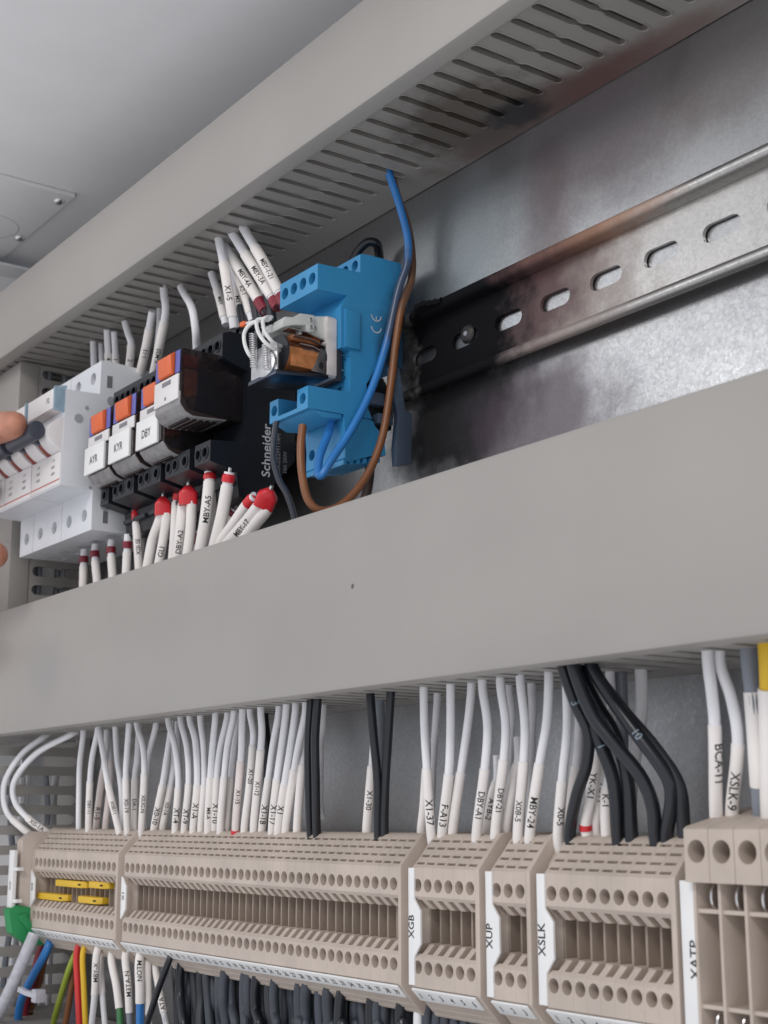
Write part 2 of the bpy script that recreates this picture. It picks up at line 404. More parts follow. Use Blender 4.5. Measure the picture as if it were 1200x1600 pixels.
pl = thing('cover_plate', (-760, 240, 338), 'flat painted plate with dome screws fixed under the cabinet roof', 'cover plate')
pb = MB().pz([[(-699, 150), (-699, 288), (-819, 288), (-819, 150)]], 337.6, 339.8).build('plate', ROOF, pl, 0.35)
rm = MB()
for i in range(48):
    a0, a1 = 2 * PI * i / 48, 2 * PI * (i + 1) / 48
    q = [(-765 + r * math.cos(a), 262 + r * math.sin(a)) for a in (a0, a1) for r in (18.0, 18.35)]
    rm.add([(x, y, 337.55) for x, y in q], [(0, 1, 3, 2)])
rm.build('knockout_ring', INKG, pl)
for x, y in ((-708.7, 282.5), (-771, 284)):
    sc = MB()
    for i in range(6):
        r0, r1 = 3.1 * math.cos(i * PI / 12), 3.1 * math.cos((i + 1) * PI / 12)
        sc.cyl((x, y, 337.5 - 2.2 * math.sin(i * PI / 12)), (x, y, 337.5 - 2.2 * math.sin((i + 1) * PI / 12)), r0, max(r1, .02), 20, False)
    sc.build('screw', STEEL, pl, smooth=True, angle=60)

# ------------------------------------------------------------------ cable ducts
def duct_slot(xc, y0, y1, w=3.3):
    """hole outline of one slot along y, pinched in its middle"""
    h = w / 2; ym = (y0 + y1) / 2
    right = [(h, y0 + h), (h, ym - 3.2), (h - .75, ym - 1.6), (h - .75, ym + .2), (h + .25, ym + 2.2), (h + .25, y1 - h)]
    left = [(-h + .25, y1 - h), (-h + .25, ym + 2.8), (-h + 1.0, ym + 1.0), (-h + .75, ym - .8), (-h, ym - 2.6), (-h, y0 + h)]
    out = [(xc + a, b) for a, b in right]
    for i in range(1, 5): a = PI * i / 5; out.append((xc + .25 * i / 5 + h * math.cos(a), y1 - h + h * math.sin(a)))
    out += [(xc + a, b) for a, b in left]
    for i in range(1, 5): a = PI + PI * i / 5; out.append((xc + h * math.cos(a), y0 + h + h * math.sin(a)))
    return out
def duct_plate(mb, fn, a0, a1, y0, y1, s0, s1, start, pitch, t0, t1, sw=3.5):
    k = start
    while k - pitch / 2 < a1:
        lo, hi = k - pitch / 2, k + pitch / 2
        if lo >= a0 - 0.01:
            mb.prism([[(lo, y0), (hi, y0), (hi, y1), (lo, y1)], duct_slot(k, s0, s1, sw)], fn, t0, t1, False)
        k += pitch
    return lo
def hduct(name, x0, x1, yf, z0, z1, label, s0, s1, first, lidm, bodym=None):
    t = thing(name, ((x0 + x1) / 2, 290, z0), label, 'cable duct', 'grey slotted cable ducts on the back plate')
    b = MB(); n0 = math.floor((first - x0) / 10) ; st = first - n0 * 10
    duct_plate(b, lambda p, q, h: (p, q, h), st - 5, x1, yf + 1.4, YP - 0.4, s0, s1, st, 10, z0, z0 + 2.0)
    b2 = MB()
    b2.box(x0, x1, YP - 1.9, YP - .4, z0 + 1.5, z1 - 1.5)
    b.v += []; 
    b2.box(x0, x1, yf + 1.4, YP - 2, z1 - 1.5, z1 - .1)
    if z0 > 200:      # moulded bead round every slot
        k = -306.7 - 10 * 46
        while k < -150:
            out = [Vector((a, q, z0 + .05)) for a, q in duct_slot(k, s0, s1, 4.0)]; out.append(out[0])
            b.tube(out, .42, 6, False); k += 10
    b.build('slotted_channel', bodym or DUCT, t)
    b2.build('channel_back', bodym or DUCT, t)
    # lid: front face with lips folded round both edges
    MB().px([[(yf, z0 + 1.2), (yf + .35, z0 + .35), (yf + 1.2, z0 - .05), (yf + 6.5, z0 - .05), (yf + 6.5, z0 - .9), (yf + 1.0, z0 - .9), (yf - .3, z0 - .5), (yf - .9, z0 + 1.0),
              (yf - .9, z1 - 1.0), (yf - .3, z1 + .5), (yf + 1, z1 + .9), (yf + 6.5, z1 + .9), (yf + 6.5, z1 + .05), (yf + 1.2, z1 + .05), (yf + .35, z1 - .4), (yf, z1 - 1.2)]], x0, x1).build('lid', lidm, t, angle=50)
    return t
top = hduct('cable_duct', -818, 40, 260.6, 246, 285, 'upper grey slotted cable duct, scorched brown at right', 268, 307.8, -306.7, DUCT_MID, DUCT_T)
mid = hduct('cable_duct', -818, 40, 260.6, 42, 103.2, 'wide plain grey cable duct crossing the middle of the picture', 268, 307.8, -304, DUCT_MID)
low = hduct('cable_duct', -818, 40, 262.6, -158, -97, 'lowest grey cable duct just showing at bottom left corner', 268, 307.8, -304, DUCT_MID)
def vduct(z0, z1, label, first, lid):
    xf = -722
    t = thing('cable_duct', (-750, 300, z0), label, 'cable duct', 'grey slotted cable ducts on the back plate')
    b = MB(); k = first
    if lid: duct_plate(b, lambda p, q, h: (h, q, p), z0, z1, 272, YP - .6, 283.5, 316, first, 10, xf - 1.6, xf, 5.3)
    else: duct_plate(b, lambda p, q, h: (h, q, p), z0, z1, 250, YP - .6, 254, 314, first, 10, xf - 1.6, xf, 5.3)
    b.build('slotted_channel', DUCT, t)
    MB().box(-782, xf - 1.6, YP - 1.8, YP - .5, z0, z1).build('channel_back', DUCT, t)
    if lid: MB().pz([[(-784, 270.5), (xf + .8, 270.5), (xf + .8, 281), (xf + .1, 281), (xf + .1, 271.5), (-784, 271.5)]], z0, z1).build('lid', DUCT, t, 0.2)
    return t
vduct(104.4, 244.8, 'upper upright duct with slotted side left of the breakers', 110, True)
vduct(-96, 41, 'lower upright duct with slotted side left of the terminals', -90.5, False)
random.seed(3)
for i in range(9):
    x = -728 - (i % 3) * 6 + random.uniform(-1, 1); y = 266 + i * 5.6
    pts = catmull([Vector((x + random.uniform(-2, 2), y + random.uniform(-1.5, 1.5), z)) for z in range(-95, 42, 24)])
    tag(MB().tube(pts, 1.7, 8).build('cable', WIRE if i % 3 else GREYW), ('white' if i % 3 else 'grey') + ' cable inside the lower upright duct, glimpsed through its slots', 'cable', 'cables inside the lower upright duct' if i % 3 else 'grey cables inside the lower upright duct')
    pts = catmull([Vector((x + random.uniform(-2, 2), y + random.uniform(-1.5, 1.5), z)) for z in range(105, 246, 28)]); pts = [Vector((p.x, max(p.y, 290), p.z)) for p in pts]
    tag(MB().tube(pts, 1.7, 8).build('cable', WIRE if i % 3 else GREYW), ('white' if i % 3 else 'grey') + ' cable inside the upper upright duct, glimpsed through its slots', 'cable', 'cables inside the upper upright duct' if i % 3 else 'grey cables inside the upper upright duct')

# ------------------------------------------------------------------ DIN rails
def rail(x0, x1, zc, label, first):
    t = thing('mounting_rail', ((x0 + x1) / 2, 318, zc), label, 'mounting rail', 'steel mounting rails')
    slots = []; k = first
    while k > x0 + 12: slots.append(k); k -= 25
    b = MB(); m = []
    loops = [[(x0, zc - 12.9), (x1, zc - 12.9), (x1, zc + 12.9), (x0, zc + 12.9)]] + [[(a, zc + c) for a, c in stadium(k - 7.6, k + 7.6, -3.0, 3.0)] for k in slots]
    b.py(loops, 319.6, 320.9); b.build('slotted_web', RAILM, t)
    for s in (1, -1):
        prof = [(320.9, 12.9), (315.6, 13.2), (314.3, 13.8), (313.8, 15.0), (313.8, 16.2), (314.4, 17.2), (315.4, 17.6), (316.0, 17.5), (316.0, 16.4), (315.2, 16.2), (315.0, 15.4), (315.3, 14.7), (316.2, 14.2), (320.9, 14.1)]
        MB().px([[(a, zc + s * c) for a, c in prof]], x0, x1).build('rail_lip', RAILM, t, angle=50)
    return t, slots
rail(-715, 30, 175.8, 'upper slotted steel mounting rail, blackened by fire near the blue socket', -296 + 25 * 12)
rail(-715, 30, -33, 'lower steel mounting rail hidden behind the beige terminals', -304 + 25 * 12)
# rail screw among the soot
t = thing('rail_screw', (-388, 318, 172), 'small screw head in the blackened part of the upper rail', 'screw')
c = P(727, 521, 318.6)
MB().cyl(c + Vector((0, 1.2, 0)), c, 3.9, 2.8, 18).build('head', mat('screw_sooty', (.05, .045, .045), .5, .6, .3, 500), t, .3)
MB().cyl(c, c + Vector((0, -.25, 0)), 1.1, .9, 6).build('socket', STEEL, t)
# charred residue on the rail
import mathutils.noise as mn
bm = bmesh.new(); bmesh.ops.create_icosphere(bm, subdivisions=5, radius=1)
c0 = Vector((-409, 314.5, 176)); vv = []
for q in bm.verts:
    n = mn.fractal(q.co * 1.9 + Vector((3, 1, 7)), 0.7, 2.1, 6)
    r = 1 + 0.22 * n
    vv.append(c0 + Vector((q.co.x * 12.5 * r, q.co.y * 2.6 * r, q.co.z * 17.0 * r)))
mb = MB(); mb.add(vv, [tuple(v.index for v in f.verts) for f in bm.faces]); bm.free()
for i in range(7):
    c = P(650 + i * 9, 490 - i * 4 + random.uniform(-3, 3), 311)
tag(MB().tube(catmull([P(642, 500, 312), P(655, 478, 311), P(672, 474, 312), P(690, 470, 314)], 6), lambda t: 0.7 + 0.8 * abs(math.sin(t * 17)), 8).build('burnt_crust', CHAR), 'ragged black crust along the top lip of the burnt rail', 'burnt residue')

# ------------------------------------------------------------------ terminals
FY = 279.43
OUT = [(FY, -15.2), (288.3, -5.4), (290, -4.7), (313, -4.7), (313, -61), (288.4, -61), (283.2, -55.4), (FY, -51.4)]
def c_profile():
    return [(FY, -15.2), (288.3, -5.4), (290, -4.7), (313, -4.7), (313, -61), (288.4, -61), (283.2, -55.4), (FY, -51.4),
            (FY, -42.6), (282.6, -38.6), (291, -38.6), (291, -27.8), (282.6, -27.8), (FY, -24.0)]
def skew(mb, xa0, xa1, xb0, xb1, y0, y1, za, zb):
    v = [(xa0, y0, za), (xa1, y0, za), (xa1, y1, za), (xa0, y1, za), (xb0, y0, zb), (xb1, y0, zb), (xb1, y1, zb), (xb0, y1, zb)]
    mb.add(v, [(0, 1, 2, 3), (4, 7, 6, 5), (0, 4, 5, 1), (1, 5, 6, 2), (2, 6, 7, 3), (3, 7, 4, 0)])
def make_terminal(x, pitch, label, group):
    t = thing('terminal_block', (x, 295, -61), label, 'terminal block', group)
    wd = pitch - 0.05
    b = MB().px([c_profile()], x, x + wd)
    c = MB(); xc = x + wd / 2
    for z in (-20.6, -45.5): c.cyl((xc, FY - 2, z), (xc, FY + 5, z), 2.05, 2.05, 24)
    skew(c, x + .9, x + 3.7, x + 2.0, x + wd - .35, FY - 1, 285.0, -25.1, -28.6)
    skew(c, x + .9, x + 3.7, x + 2.0, x + wd - .35, FY - 1, 285.0, -41.5, -37.8)
    d = Vector((0, 8.87, 9.8)).normalized(); nrm = Vector((0, -9.8, 8.87)).normalized(); L = 13.2
    for k in (0.10, 0.33, 0.57, 0.80):
        o = Vector((0, FY, -15.2)) + d * (k * L)
        vs = [Vector((xx, 0, 0)) + o + d * a + nrm * h for xx in (x + .7, x + wd - .45) for a in (0, .95) for h in (-1.3, 1.0)]
        c.add(vs, [(0, 1, 3, 2), (4, 6, 7, 5), (0, 4, 5, 1), (2, 3, 7, 6), (0, 2, 6, 4), (1, 5, 7, 3)])
    # groove below the number strip
    for k in (0.45, 0.78):
        yy, zz = 283.2 + 5.2 * k, -55.4 - 5.6 * k
        c.px([[(yy - 1.4, zz), (yy + .5, zz + .2), (yy + .5, zz - .5), (yy - 1.4, zz - .9)]], x - .5, x + wd + .5)
    cut(b, c, 'housing', BEIGE, t)
    # partition wall seen in the window, with its bowed front edge
    arc = [(286.2 - 0.05 * math.sin(PI * i / 8), -27.9 - 10.6 * i / 8) for i in range(9)]
    MB().px([[(291, -27.9)] + arc + [(291, -38.5)]], x + .02, x + .8).build('partition', PARTB, t)
    for z in (-20.6, -45.5):
        MB().cyl((xc, FY + 4.6, z), (xc, FY + 4.0, z), 1.9, 1.9, 16).build('clamp_screw', SCREWIN, t)
    return t
ORD = ['first', 'second', 'third', 'fourth', 'fifth', 'sixth', 'seventh', 'eighth', 'ninth', 'tenth', 'eleventh', 'twelfth', 'thirteenth', 'fourteenth', 'fifteenth', 'sixteenth', 'seventeenth', 'eighteenth']
proto = {}
def row(n, first_c, pitch, grp, lab):
    key = round(pitch, 2)
    for i in range(n):
        x = first_c - pitch / 2 + i * pitch
        L = lab(i)
        if key not in proto:
            proto[key] = make_terminal(x, pitch, L, grp)
        else:
            o = proto[key]; c = copy_tree(o, (x - W[o.name].x, 0, 0)); c['label'] = L; c['group'] = grp
row(39, -584.6 + .1, 5.205, 'terminals of the long X1 strip', lambda i: 'beige terminal over number %d on the long X1 strip' % (i + 1))
row(18, -598.0 - 17 * 5.205, 5.205, 'terminals of the leftmost strip with yellow jumpers', lambda i: 'beige terminal, %s from left, in the strip with yellow jumpers' % ORD[i])
row(6, -373.7, 5.28, 'terminals of the XGB strip', lambda i: 'beige terminal over number %d on the XGB strip' % (i + 1))
row(3, -334.8, 5.28, 'terminals of the XUP strip', lambda i: 'beige terminal over number %d on the XUP strip' % (i + 1))
row(9, -310.7, 5.33, 'terminals of the XSLK strip', lambda i: 'beige terminal, %s from left, on the XSLK strip' % ORD[i])

def end_plate(x0, x1, label, z_top=-4.2):
    o = MB().px([[(FY - .25, -14.9), (FY - .25, -51.6), (283, -55.9), (288.4, -61.6), (314, -61.6), (314, z_top), (289.6, z_top), (288, -4.9)]], x0, x1).build('end_plate', BEIGE, None, 0.25)
    return tag(o, label, 'end plate', 'beige end plates closing terminal strips')
end_plate(-595.2, -593.2, 'beige end plate between the yellow jumper strip and X1')
end_plate(-384.0, -382.4, 'beige end plate closing the long X1 strip')
end_plate(-344.7, -342.6, 'beige end plate closing the XGB strip')
end_plate(-321.4, -319.6, 'beige end plate closing the XUP strip')
end_plate(-265.3, -263.4, 'beige end plate closing the XSLK strip')
end_plate(-691.4, -689.9, 'beige end plate at left end of the yellow jumper strip')
for x0, x1, nm in ((-382.3, -376.2, 'XGB'), (-342.4, -337.4, 'XUP'), (-319.4, -313.5, 'XSLK'), (-593.1, -587.2, 'X1')):
    o = MB().px([[(286, -13), (291, -6.5), (313, -6.5), (313, -59.5), (290, -59.5), (286, -54)]], x0 + .1, x1 - .1).build('end_bracket', BEIGE, None, .3)
    tag(o, 'recessed beige end bracket behind the %s name marker' % nm, 'end bracket', 'end brackets between terminal strips')

def marker(x, w, ww, text, zc, h, label, narrow=False):
    t = thing('name_marker', (x + w / 2, FY - .5, -51), label, 'name marker', 'white name markers on the terminal strips')
    if narrow: loop = [(x, -24.5), (x + .6, -24.5), (x + ww, -28.4), (x + ww, -38.2), (x + .6, -42.2), (x, -42.4)]
    else: loop = [(x, -15.3), (x + w, -15.3), (x + w, -24.8), (x + ww, -28.4), (x + ww, -38.4), (x + w, -42.4), (x + w, -51.0), (x, -51.0)]
    MB().py([loop], FY - .55, FY + .25).build('plate', WHITE, t, .12)
    m = MB(); xc = x + (w if not narrow else ww * .9) * .52
    letters(m, text, h, lambda a, b: (xc - b, FY - .62, zc + a), 0.92)
    m.build('lettering', INK, t, smooth=False)
marker(-377.9, 2.9, 6.2, 'XGB', -33.3, 2.7, 'white marker lettered XGB')
marker(-339.3, 2.9, 6.0, 'XUP', -33.8, 2.8, 'white marker lettered XUP')
marker(-316.4, 3.3, 6.6, 'XSLK', -33.3, 2.95, 'white marker lettered XSLK')
marker(-588.6, 1.2, 4.6, 'X1', -32.5, 2.4, 'small white marker lettered X1', True)
marker(-691.6, 1.2, 5.2, 'X0', -32.5, 2.4, 'small white marker left of the yellow jumpers', True)
# XATP marker: its right edge is covered by the first wide terminal
t = thing('name_marker', (-259.5, FY - .5, -60), 'tall narrow white marker lettered XATP, partly covered', 'name marker', 'white name markers on the terminal strips')
MB().py([[(-261.6, -15.4), (-256.4, -15.4), (-256.4, -62), (-261.6, -62)]], FY - .5, FY + .3).build('plate', WHITE, t, .12)
m = MB(); letters(m, 'XATP', 2.9, lambda a, b: (-257.6 - b, FY - .57, -34.6 + a), 0.92); m.build('lettering', INK, t, smooth=False)

def strip(x0, x1, first, pitch, n, label):
    t = thing('number_strip', ((x0 + x1) / 2, 281, -55), label, 'number strip', 'white number strips under the terminals')
    a = Vector((0, FY - .1, -51.75)); e = Vector((0, 283.0, -55.35)); d = (e - a).normalized(); nr = Vector((0, d.z, -d.y)).normalized()
    if nr.y > 0: nr = -nr
    L = (e - a).length
    v = []
    for x in (x0, x1):
        for s in (0, L):
            for h in (0.05, .75): v.append(Vector((x, 0, 0)) + a + d * s + nr * h)
    MB().add(v, [(0, 1, 3, 2), (4, 6, 7, 5), (0, 4, 5, 1), (2, 3, 7, 6), (0, 2, 6, 4), (1, 5, 7, 3)]).build('carrier', WHITE, t, .1)
    m = MB(); c = a + d * (L * .5) + nr * .80
    for i in range(n):
        s = str(i + 1); xc = first + i * pitch
        letters(m, s, 2.3 if len(s) == 1 else 2.25, lambda p, q: Vector((xc + p, 0, 0)) + c - d * q, 0.85)
    m.build('numbers', INK, t, smooth=False)
strip(-587.4, -384.2, -584.5, 5.205, 39, 'long white strip numbered 1 to 39')
strip(-688.0, -595.6, -598.0 - 17 * 5.205, 5.205, 18, 'white number strip under the yellow jumper strip')
strip(-376.6, -345.0, -373.9, 5.28, 6, 'white strip numbered 1 to 6 under XGB')
strip(-337.6, -321.6, -334.9, 5.28, 3, 'white strip numbered 1 to 3 under XUP')
strip(-313.6, -265.5, -310.9, 5.33, 9, 'white number strip under XSLK, cut by the bottom frame')

# yellow jumpers
def jumper(p0, p1, label):
    a = P(*p0, 286); b = P(*p1, 286); z = (a.z + b.z) / 2
    t = thing('jumper', (a.x, 286, z), label, 'jumper', 'yellow jumpers plugged into the left strip')
    MB().pz([[(a.x, 284.4), (a.x + 2, 281.8), (b.x - 2, 281.8), (b.x, 284.4), (b.x, 289), (a.x, 289)]], z - 1.5, z + 1.5).build('bar', YELLOW, t, .5)
    MB().box(b.x - 4, b.x - 1.8, 281.5, 282, z - .35, z + .35).build('pull_slot', HOLE, t)
jumper((97, 1378), (141, 1383), 'longest yellow jumper, upper row, in the left strip')
jumper((149, 1380), (176, 1385), 'short yellow jumper, upper row right, in the left strip')
jumper((61, 1398), (111, 1403), 'yellow jumper, lower row left, in the left strip')
jumper((132, 1404), (165, 1408), 'short yellow jumper, lower row right, in the left strip')

# white label carrier and green earth terminal at far left
t = thing('label_carrier', (-703, 270, -46), 'upright white label carrier standing left of the terminals', 'label carrier')
a = P(21, 1328, 272); b_ = P(18, 1440, 272); xa = a.x
MB().box(xa, xa + 6, 270, 272, b_.z, a.z).build('plate', WHITE, t, .3)
for z in (a.z - 9, b_.z + 10): MB().box(xa + 6, xa + 10, 270.6, 274, z - .8, z + .8).build('clip_arm', WHITE, t, .2)
m = MB(); letters(m, 'X0', 2.4, lambda p, q: (xa + 3.2 - q, 269.9, (a.z + b_.z) / 2 + p)); m.build('lettering', INKG, t, smooth=False)
o = MB().px([[(274, -10), (280, -6), (313, -6), (313, -58), (280, -58), (274, -50)]], -699.5, -692.0).build('end_bracket', BEIGE, None, .4)
tag(o, 'beige end bracket at the far left end of the terminal row', 'end bracket', 'end brackets between terminal strips')
t = thing('earth_terminal', (-700, 280, -62), 'green earth terminal foot at lower left corner of terminal row', 'terminal block')
MB().px([[(268, -43), (273, -41), (282, -43), (291, -55), (291, -61), (279, -60), (270, -54)]], -698, -690.5).build('foot', GREEN, t, .8)
MB().px([[(272, -46), (276, -45), (283, -54), (280, -56)]], -690.5, -688.5).build('lever', GREEN, t, .5)

# wide terminals at right
def wide_terminal(x, wd, label):
    t = thing('wide_terminal', (x, 295, -75), label, 'terminal block', 'wide terminals at the right edge')
    YF = 276.2
    b = MB().px([[(YF, -2.6), (YF + 1, -1.9), (288, .5), (300, 3.0), (313, 3), (313, -15.6), (YF, -15.6)]], x, x + wd - .18)
    xc = x + (wd - .18) / 2
    c = MB().cyl((xc, YF - 2, -8.0), (xc, YF + 9, -8.0), 2.85, 2.85, 28)
    for k in range(3):
        c.px([[(285 + k * 5.5, .2 + k * 1.1 + 2), (286 + k * 5.5, .2 + k * 1.1 + 2), (286.6 + k * 5.5, -1.2 + k * 1.1), (285.4 + k * 5.5, -1.2 + k * 1.1)]], x + 1.2, x + wd - 1.4)
    cut(b, c, 'head', BEIGE2, t)
    MB().cyl((xc, YF + 8.6, -8), (xc, YF + 8, -8), 2.6, 2.6, 20).build('clamp_screw', SCREWIN, t)
    MB().px([[(YF + 2.4, -15.6), (313, -15.6), (313, -80), (YF + 2.4, -80)]], x + .02, x + 1.0).build('side_wall_panel', BEIGE2, t, .15)
    for z in (-22.6, -45.4, -62): MB().box(x + 1.0, x + wd - .2, YF + 3, 300, z - .5, z + .5).build('shelf', BEIGE2, t)
    MB().box(x + 1.0, x + wd - .2, 296, 298, -80, -15.7).build('rear_panel', BEIGE2, t)
    MB().box(x + 3.6, x + 4.4, 289, 296, -44.8, -23.2).build('rib', BEIGE2, t)
    for z in (-19.2, -49.6):
        pts = [Vector((x + 4.5, 281.8 + 1.4 * math.cos(q), z + 2.6 * math.sin(q))) for q in [PI * .45 + i * PI * 1.15 / 12 for i in range(13)]]
        MB().tube(pts, .45, 8).build('clamp_ring', STEEL, t)
    MB().px([[(YF + .4, -66), (313, -66), (313, -80), (YF + .4, -80)]], x, x + wd - .18).build('foot', BEIGE2, t)
    return t
for i, nm in enumerate(('first', 'second', 'third', 'fourth', 'fifth')):
    if i == 0: wt = wide_terminal(-256.9, 8.15, 'wide beige terminal right beside the XATP marker')
    else:
        c = copy_tree(wt, (8.15 * i, 0, 0)); c['label'] = 'wide beige terminal, %s to the right of the XATP marker' % nm

# ------------------------------------------------------------------ wires
def wire_frame(path):
    out = []
    for i, p in enumerate(path):
        T = (path[min(i + 1, len(path) - 1)] - path[max(i - 1, 0)]).normalized()
        N = -p.normalized(); N = (N - T * N.dot(T)).normalized(); out.append((p, T, N, N.cross(T)))
    return out
def along(path, s):
    acc = 0
    for i in range(len(path) - 1):
        d = (path[i + 1] - path[i]).length
        if acc + d >= s or i == len(path) - 2: return i, (s - acc) / max(d, 1e-6)
        acc += d
def vpx(p):
    q = p; return 800 + F * q.dot(DOWN) / q.dot(FWD)
WG = 'wires'
def wire(pts, label, m=WIRE, r=1.2, sleeve=None, text=None, tpos=None, th=2.48, group=None, ferrule=None, sm=None, flip=False, shift=0.0, sr=None, ink=None):
    """pts: list of Vectors; sleeve=(va, vb) picture rows between which the sleeve lies"""
    path = catmull(pts, 8); org = path[-1]
    t = thing('wire', org, label, 'wire', group)
    MB().tube(path, r, 14).build('insulation', m, t, angle=60)
    fr = wire_frame(path)
    if sleeve:
        sp = [p for p in path if sleeve[0] <= vpx(p) <= sleeve[1]]
        if len(sp) > 2:
            dense = catmull(sp, 3)
            sl = MB().tube(dense, sr or r * 1.18, 16).build('marker_sleeve', sm or SLEEVE, t, angle=60)
    if sleeve is None and text: sl = t; sr = r
    if text and (sleeve is None or len(sp) > 2):
        if True:
            if True:
                k = min(range(len(path)), key=lambda i: abs(vpx(path[i]) - tpos))
                s0 = sum((path[i + 1] - path[i]).length for i in range(k))
                R = (sr or r * 1.18) + .04; sg = -1 if flip else 1
                def fn(a, b):
                    s = s0 + sg * a; i, f = along(path, max(s, 0)); p0, T, N, S = fr[i]; p1, T1, N1, S1 = fr[min(i + 1, len(fr) - 1)]
                    p = p0.lerp(p1, f); Nn = N.lerp(N1, f).normalized(); Ss = S.lerp(S1, f).normalized()
                    ang = (sg * b + shift) / R
                    return p + (Nn * math.cos(ang) + Ss * math.sin(ang)) * R
                mm = MB(); letters(mm, text, th, fn, 0.95); mm.build('lettering', ink or INK, sl, smooth=False)
    if ferrule:
        for (va, vb, fm) in ferrule:
            sp = [p for p in path if va <= vpx(p) <= vb]
            if len(sp) > 1: MB().tube(sp, r * 1.35, 14).build('ferrule', fm, t, angle=60)
    return t

def up(o, k, pts):    # crop -> picture
    return [(o[0] + a * k, o[1] + b * k, d) for a, b, d in pts]
GW = 'white wires dropping from the middle duct to the terminals'
A = (120, 1090); ka = .175; B = (320, 1080); C_ = (560, 1040); kc = .28333; D_ = (820, 1010); kd = .31667
def term(o, k, pts, label, text=None, tp=None, sv=None, m=WIRE, r=1.38, group=GW, **kw):
    q = up(o, k, pts); v3 = [P(*z) for z in q]
    if q[0][1] > q[-1][1]: v3 = v3[::-1]
    v3 = [v3[0] + Vector((0, 0, 7))] + v3
    v3 = v3 + [v3[-1] + Vector((0, 1.5, -6))]
    s = None
    if sv is not None: s = (o[1] + sv * k, 1345)
    return wire(v3, label, m, r, s, text, (o[1] + tp * k) if tp else None, group=group, **kw)
lb = lambda s: 'white wire whose sleeve reads %s, above the terminals' % s
term(A, ka, [(55, 350, 287), (30, 560, 287), (22, 740, 288), (18, 1180, 291)], 'bare white wire at left end, before DBY-11', group=GW)
term(A, ka, [(185, 300, 284), (140, 520, 285), (118, 750, 286), (105, 1180, 289)], lb('DBY-11'), 'DBY-11', 950, 740, th=1.53)
term(A, ka, [(262, 420, 294), (240, 620, 294), (205, 860, 294), (172, 1180, 295)], lb('R1-5'), 'R1-5', 1040, 640, sm=SLEEVEP)
term(A, ka, [(285, 270, 297), (300, 600, 297), (290, 850, 297), (255, 1180, 297)], 'plain pinkish white sleeve wire behind X0B11', sv=560, sm=SLEEVEP)
term(A, ka, [(195, 255, 282), (240, 520, 283), (280, 780, 284), (375, 1180, 288)], lb('X0B11') + ', slanting to the right', 'X0B11', 1000, 770, th=1.65)
term(A, ka, [(345, 255, 287), (358, 520, 288), (395, 800, 289), (415, 1180, 292)], 'white wire slanting down behind the one marked X0-19')
term(A, ka, [(465, 260, 282), (450, 480, 283), (438, 720, 284), (452, 1180, 288)], lb('X0-19'), 'X0-19', 940, 705, th=1.89)
term(A, ka, [(552, 330, 289), (538, 560, 289), (520, 720, 290), (515, 1180, 292)], lb('DA-1'), 'DA-1', 930, 715, th=1.77)
term(A, ka, [(540, 255, 283), (590, 430, 284), (603, 680, 285), (580, 1180, 289)], lb('XIUG-N'), 'XIUG-N', 930, 670, th=1.77)
term(A, ka, [(705, 255, 292), (665, 420, 294), (635, 600, 297), (600, 1100, 298)], 'short white wire leaning right in the dark gap', th=1.65)
term(A, ka, [(838, 300, 288), (800, 560, 288), (765, 780, 289), (688, 1180, 291)], lb('X0-10'), 'X0-10', 1020, 780)
term(A, ka, [(870, 560, 292), (855, 680, 292), (825, 860, 293), (765, 1180, 294)], lb('X0-1A'), 'X0-1A', 1000, 770, th=1.77)
term(A, ka, [(900, 300, 293), (905, 500, 293), (925, 800, 294), (900, 1180, 295)], 'white wire half hidden behind the one marked XT-4')
term(A, ka, [(820, 220, 282), (880, 450, 283), (908, 760, 285), (880, 1180, 289)], lb('XT-4'), 'XT-4', 1020, 770)
term(A, ka, [(930, 210, 283), (985, 450, 284), (1000, 770, 285), (962, 1180, 289)], lb('XT-9'), 'XT-9', 1050, 770)
term(A, ka, [(1010, 200, 283), (1060, 400, 284), (1075, 780, 285), (1040, 1180, 289)], lb('X1-A'), 'X1-A', 1000, 780)
term(A, ka, [(1105, 200, 285), (1135, 450, 286), (1140, 780, 287), (1110, 1180, 290)], 'plain white wire just left of the one marked M8-A', sv=780)
term(B, ka, [(95, 235, 284), (70, 500, 285), (50, 770, 286), (28, 1240, 289)], lb('M8-A'), 'M8-A', 1100, 770, th=1.65)
term(B, ka, [(200, 240, 286), (140, 500, 287), (108, 775, 288), (92, 1240, 291)], lb('X1-10'), 'X1-10', 1060, 775)
term(B, ka, [(258, 225, 283), (205, 480, 284), (175, 765, 286), (140, 1240, 289)], 'plain white wire right of the one marked X1-10', sv=765)
term(B, ka, [(295, 290, 289), (262, 520, 289), (235, 770, 290), (192, 1240, 292)], 'plain white wire left of the one marked X1-15', sv=770)
term(B, ka, [(335, 195, 282), (330, 450, 283), (322, 620, 285), (275, 1240, 289)], lb('X1-15') + ' over a red end', 'X1-15', 920, 615, sm=SLEEVEP, ferrule=[(1294, 1345, RED)], th=1.77)
term(B, ka, [(405, 195, 284), (432, 350, 285), (430, 480, 286), (400, 850, 288), (355, 1240, 290)], lb('X1-20'), 'X1-20', 770, 470, th=1.77)
term(B, ka, [(500, 185, 282), (510, 350, 283), (500, 520, 284), (465, 900, 287), (438, 1240, 290)], lb('X1-12'), 'X1-12', 840, 520, th=1.77)
term(B, ka, [(535, 230, 300), (560, 500, 300), (555, 800, 300), (530, 1240, 300)], 'black wire peeking between white wires right of X1-12', m=BLACKW, r=1.6, group='black wires above the terminals')
term(B, ka, [(660, 195, 285), (610, 480, 286), (570, 780, 287), (512, 1240, 291)], lb('X1-18'), 'X1-18', 1080, 775)
term(B, ka, [(725, 175, 283), (688, 480, 284), (645, 785, 285), (600, 1240, 289)], lb('X1-17'), 'X1-17', 1080, 780)
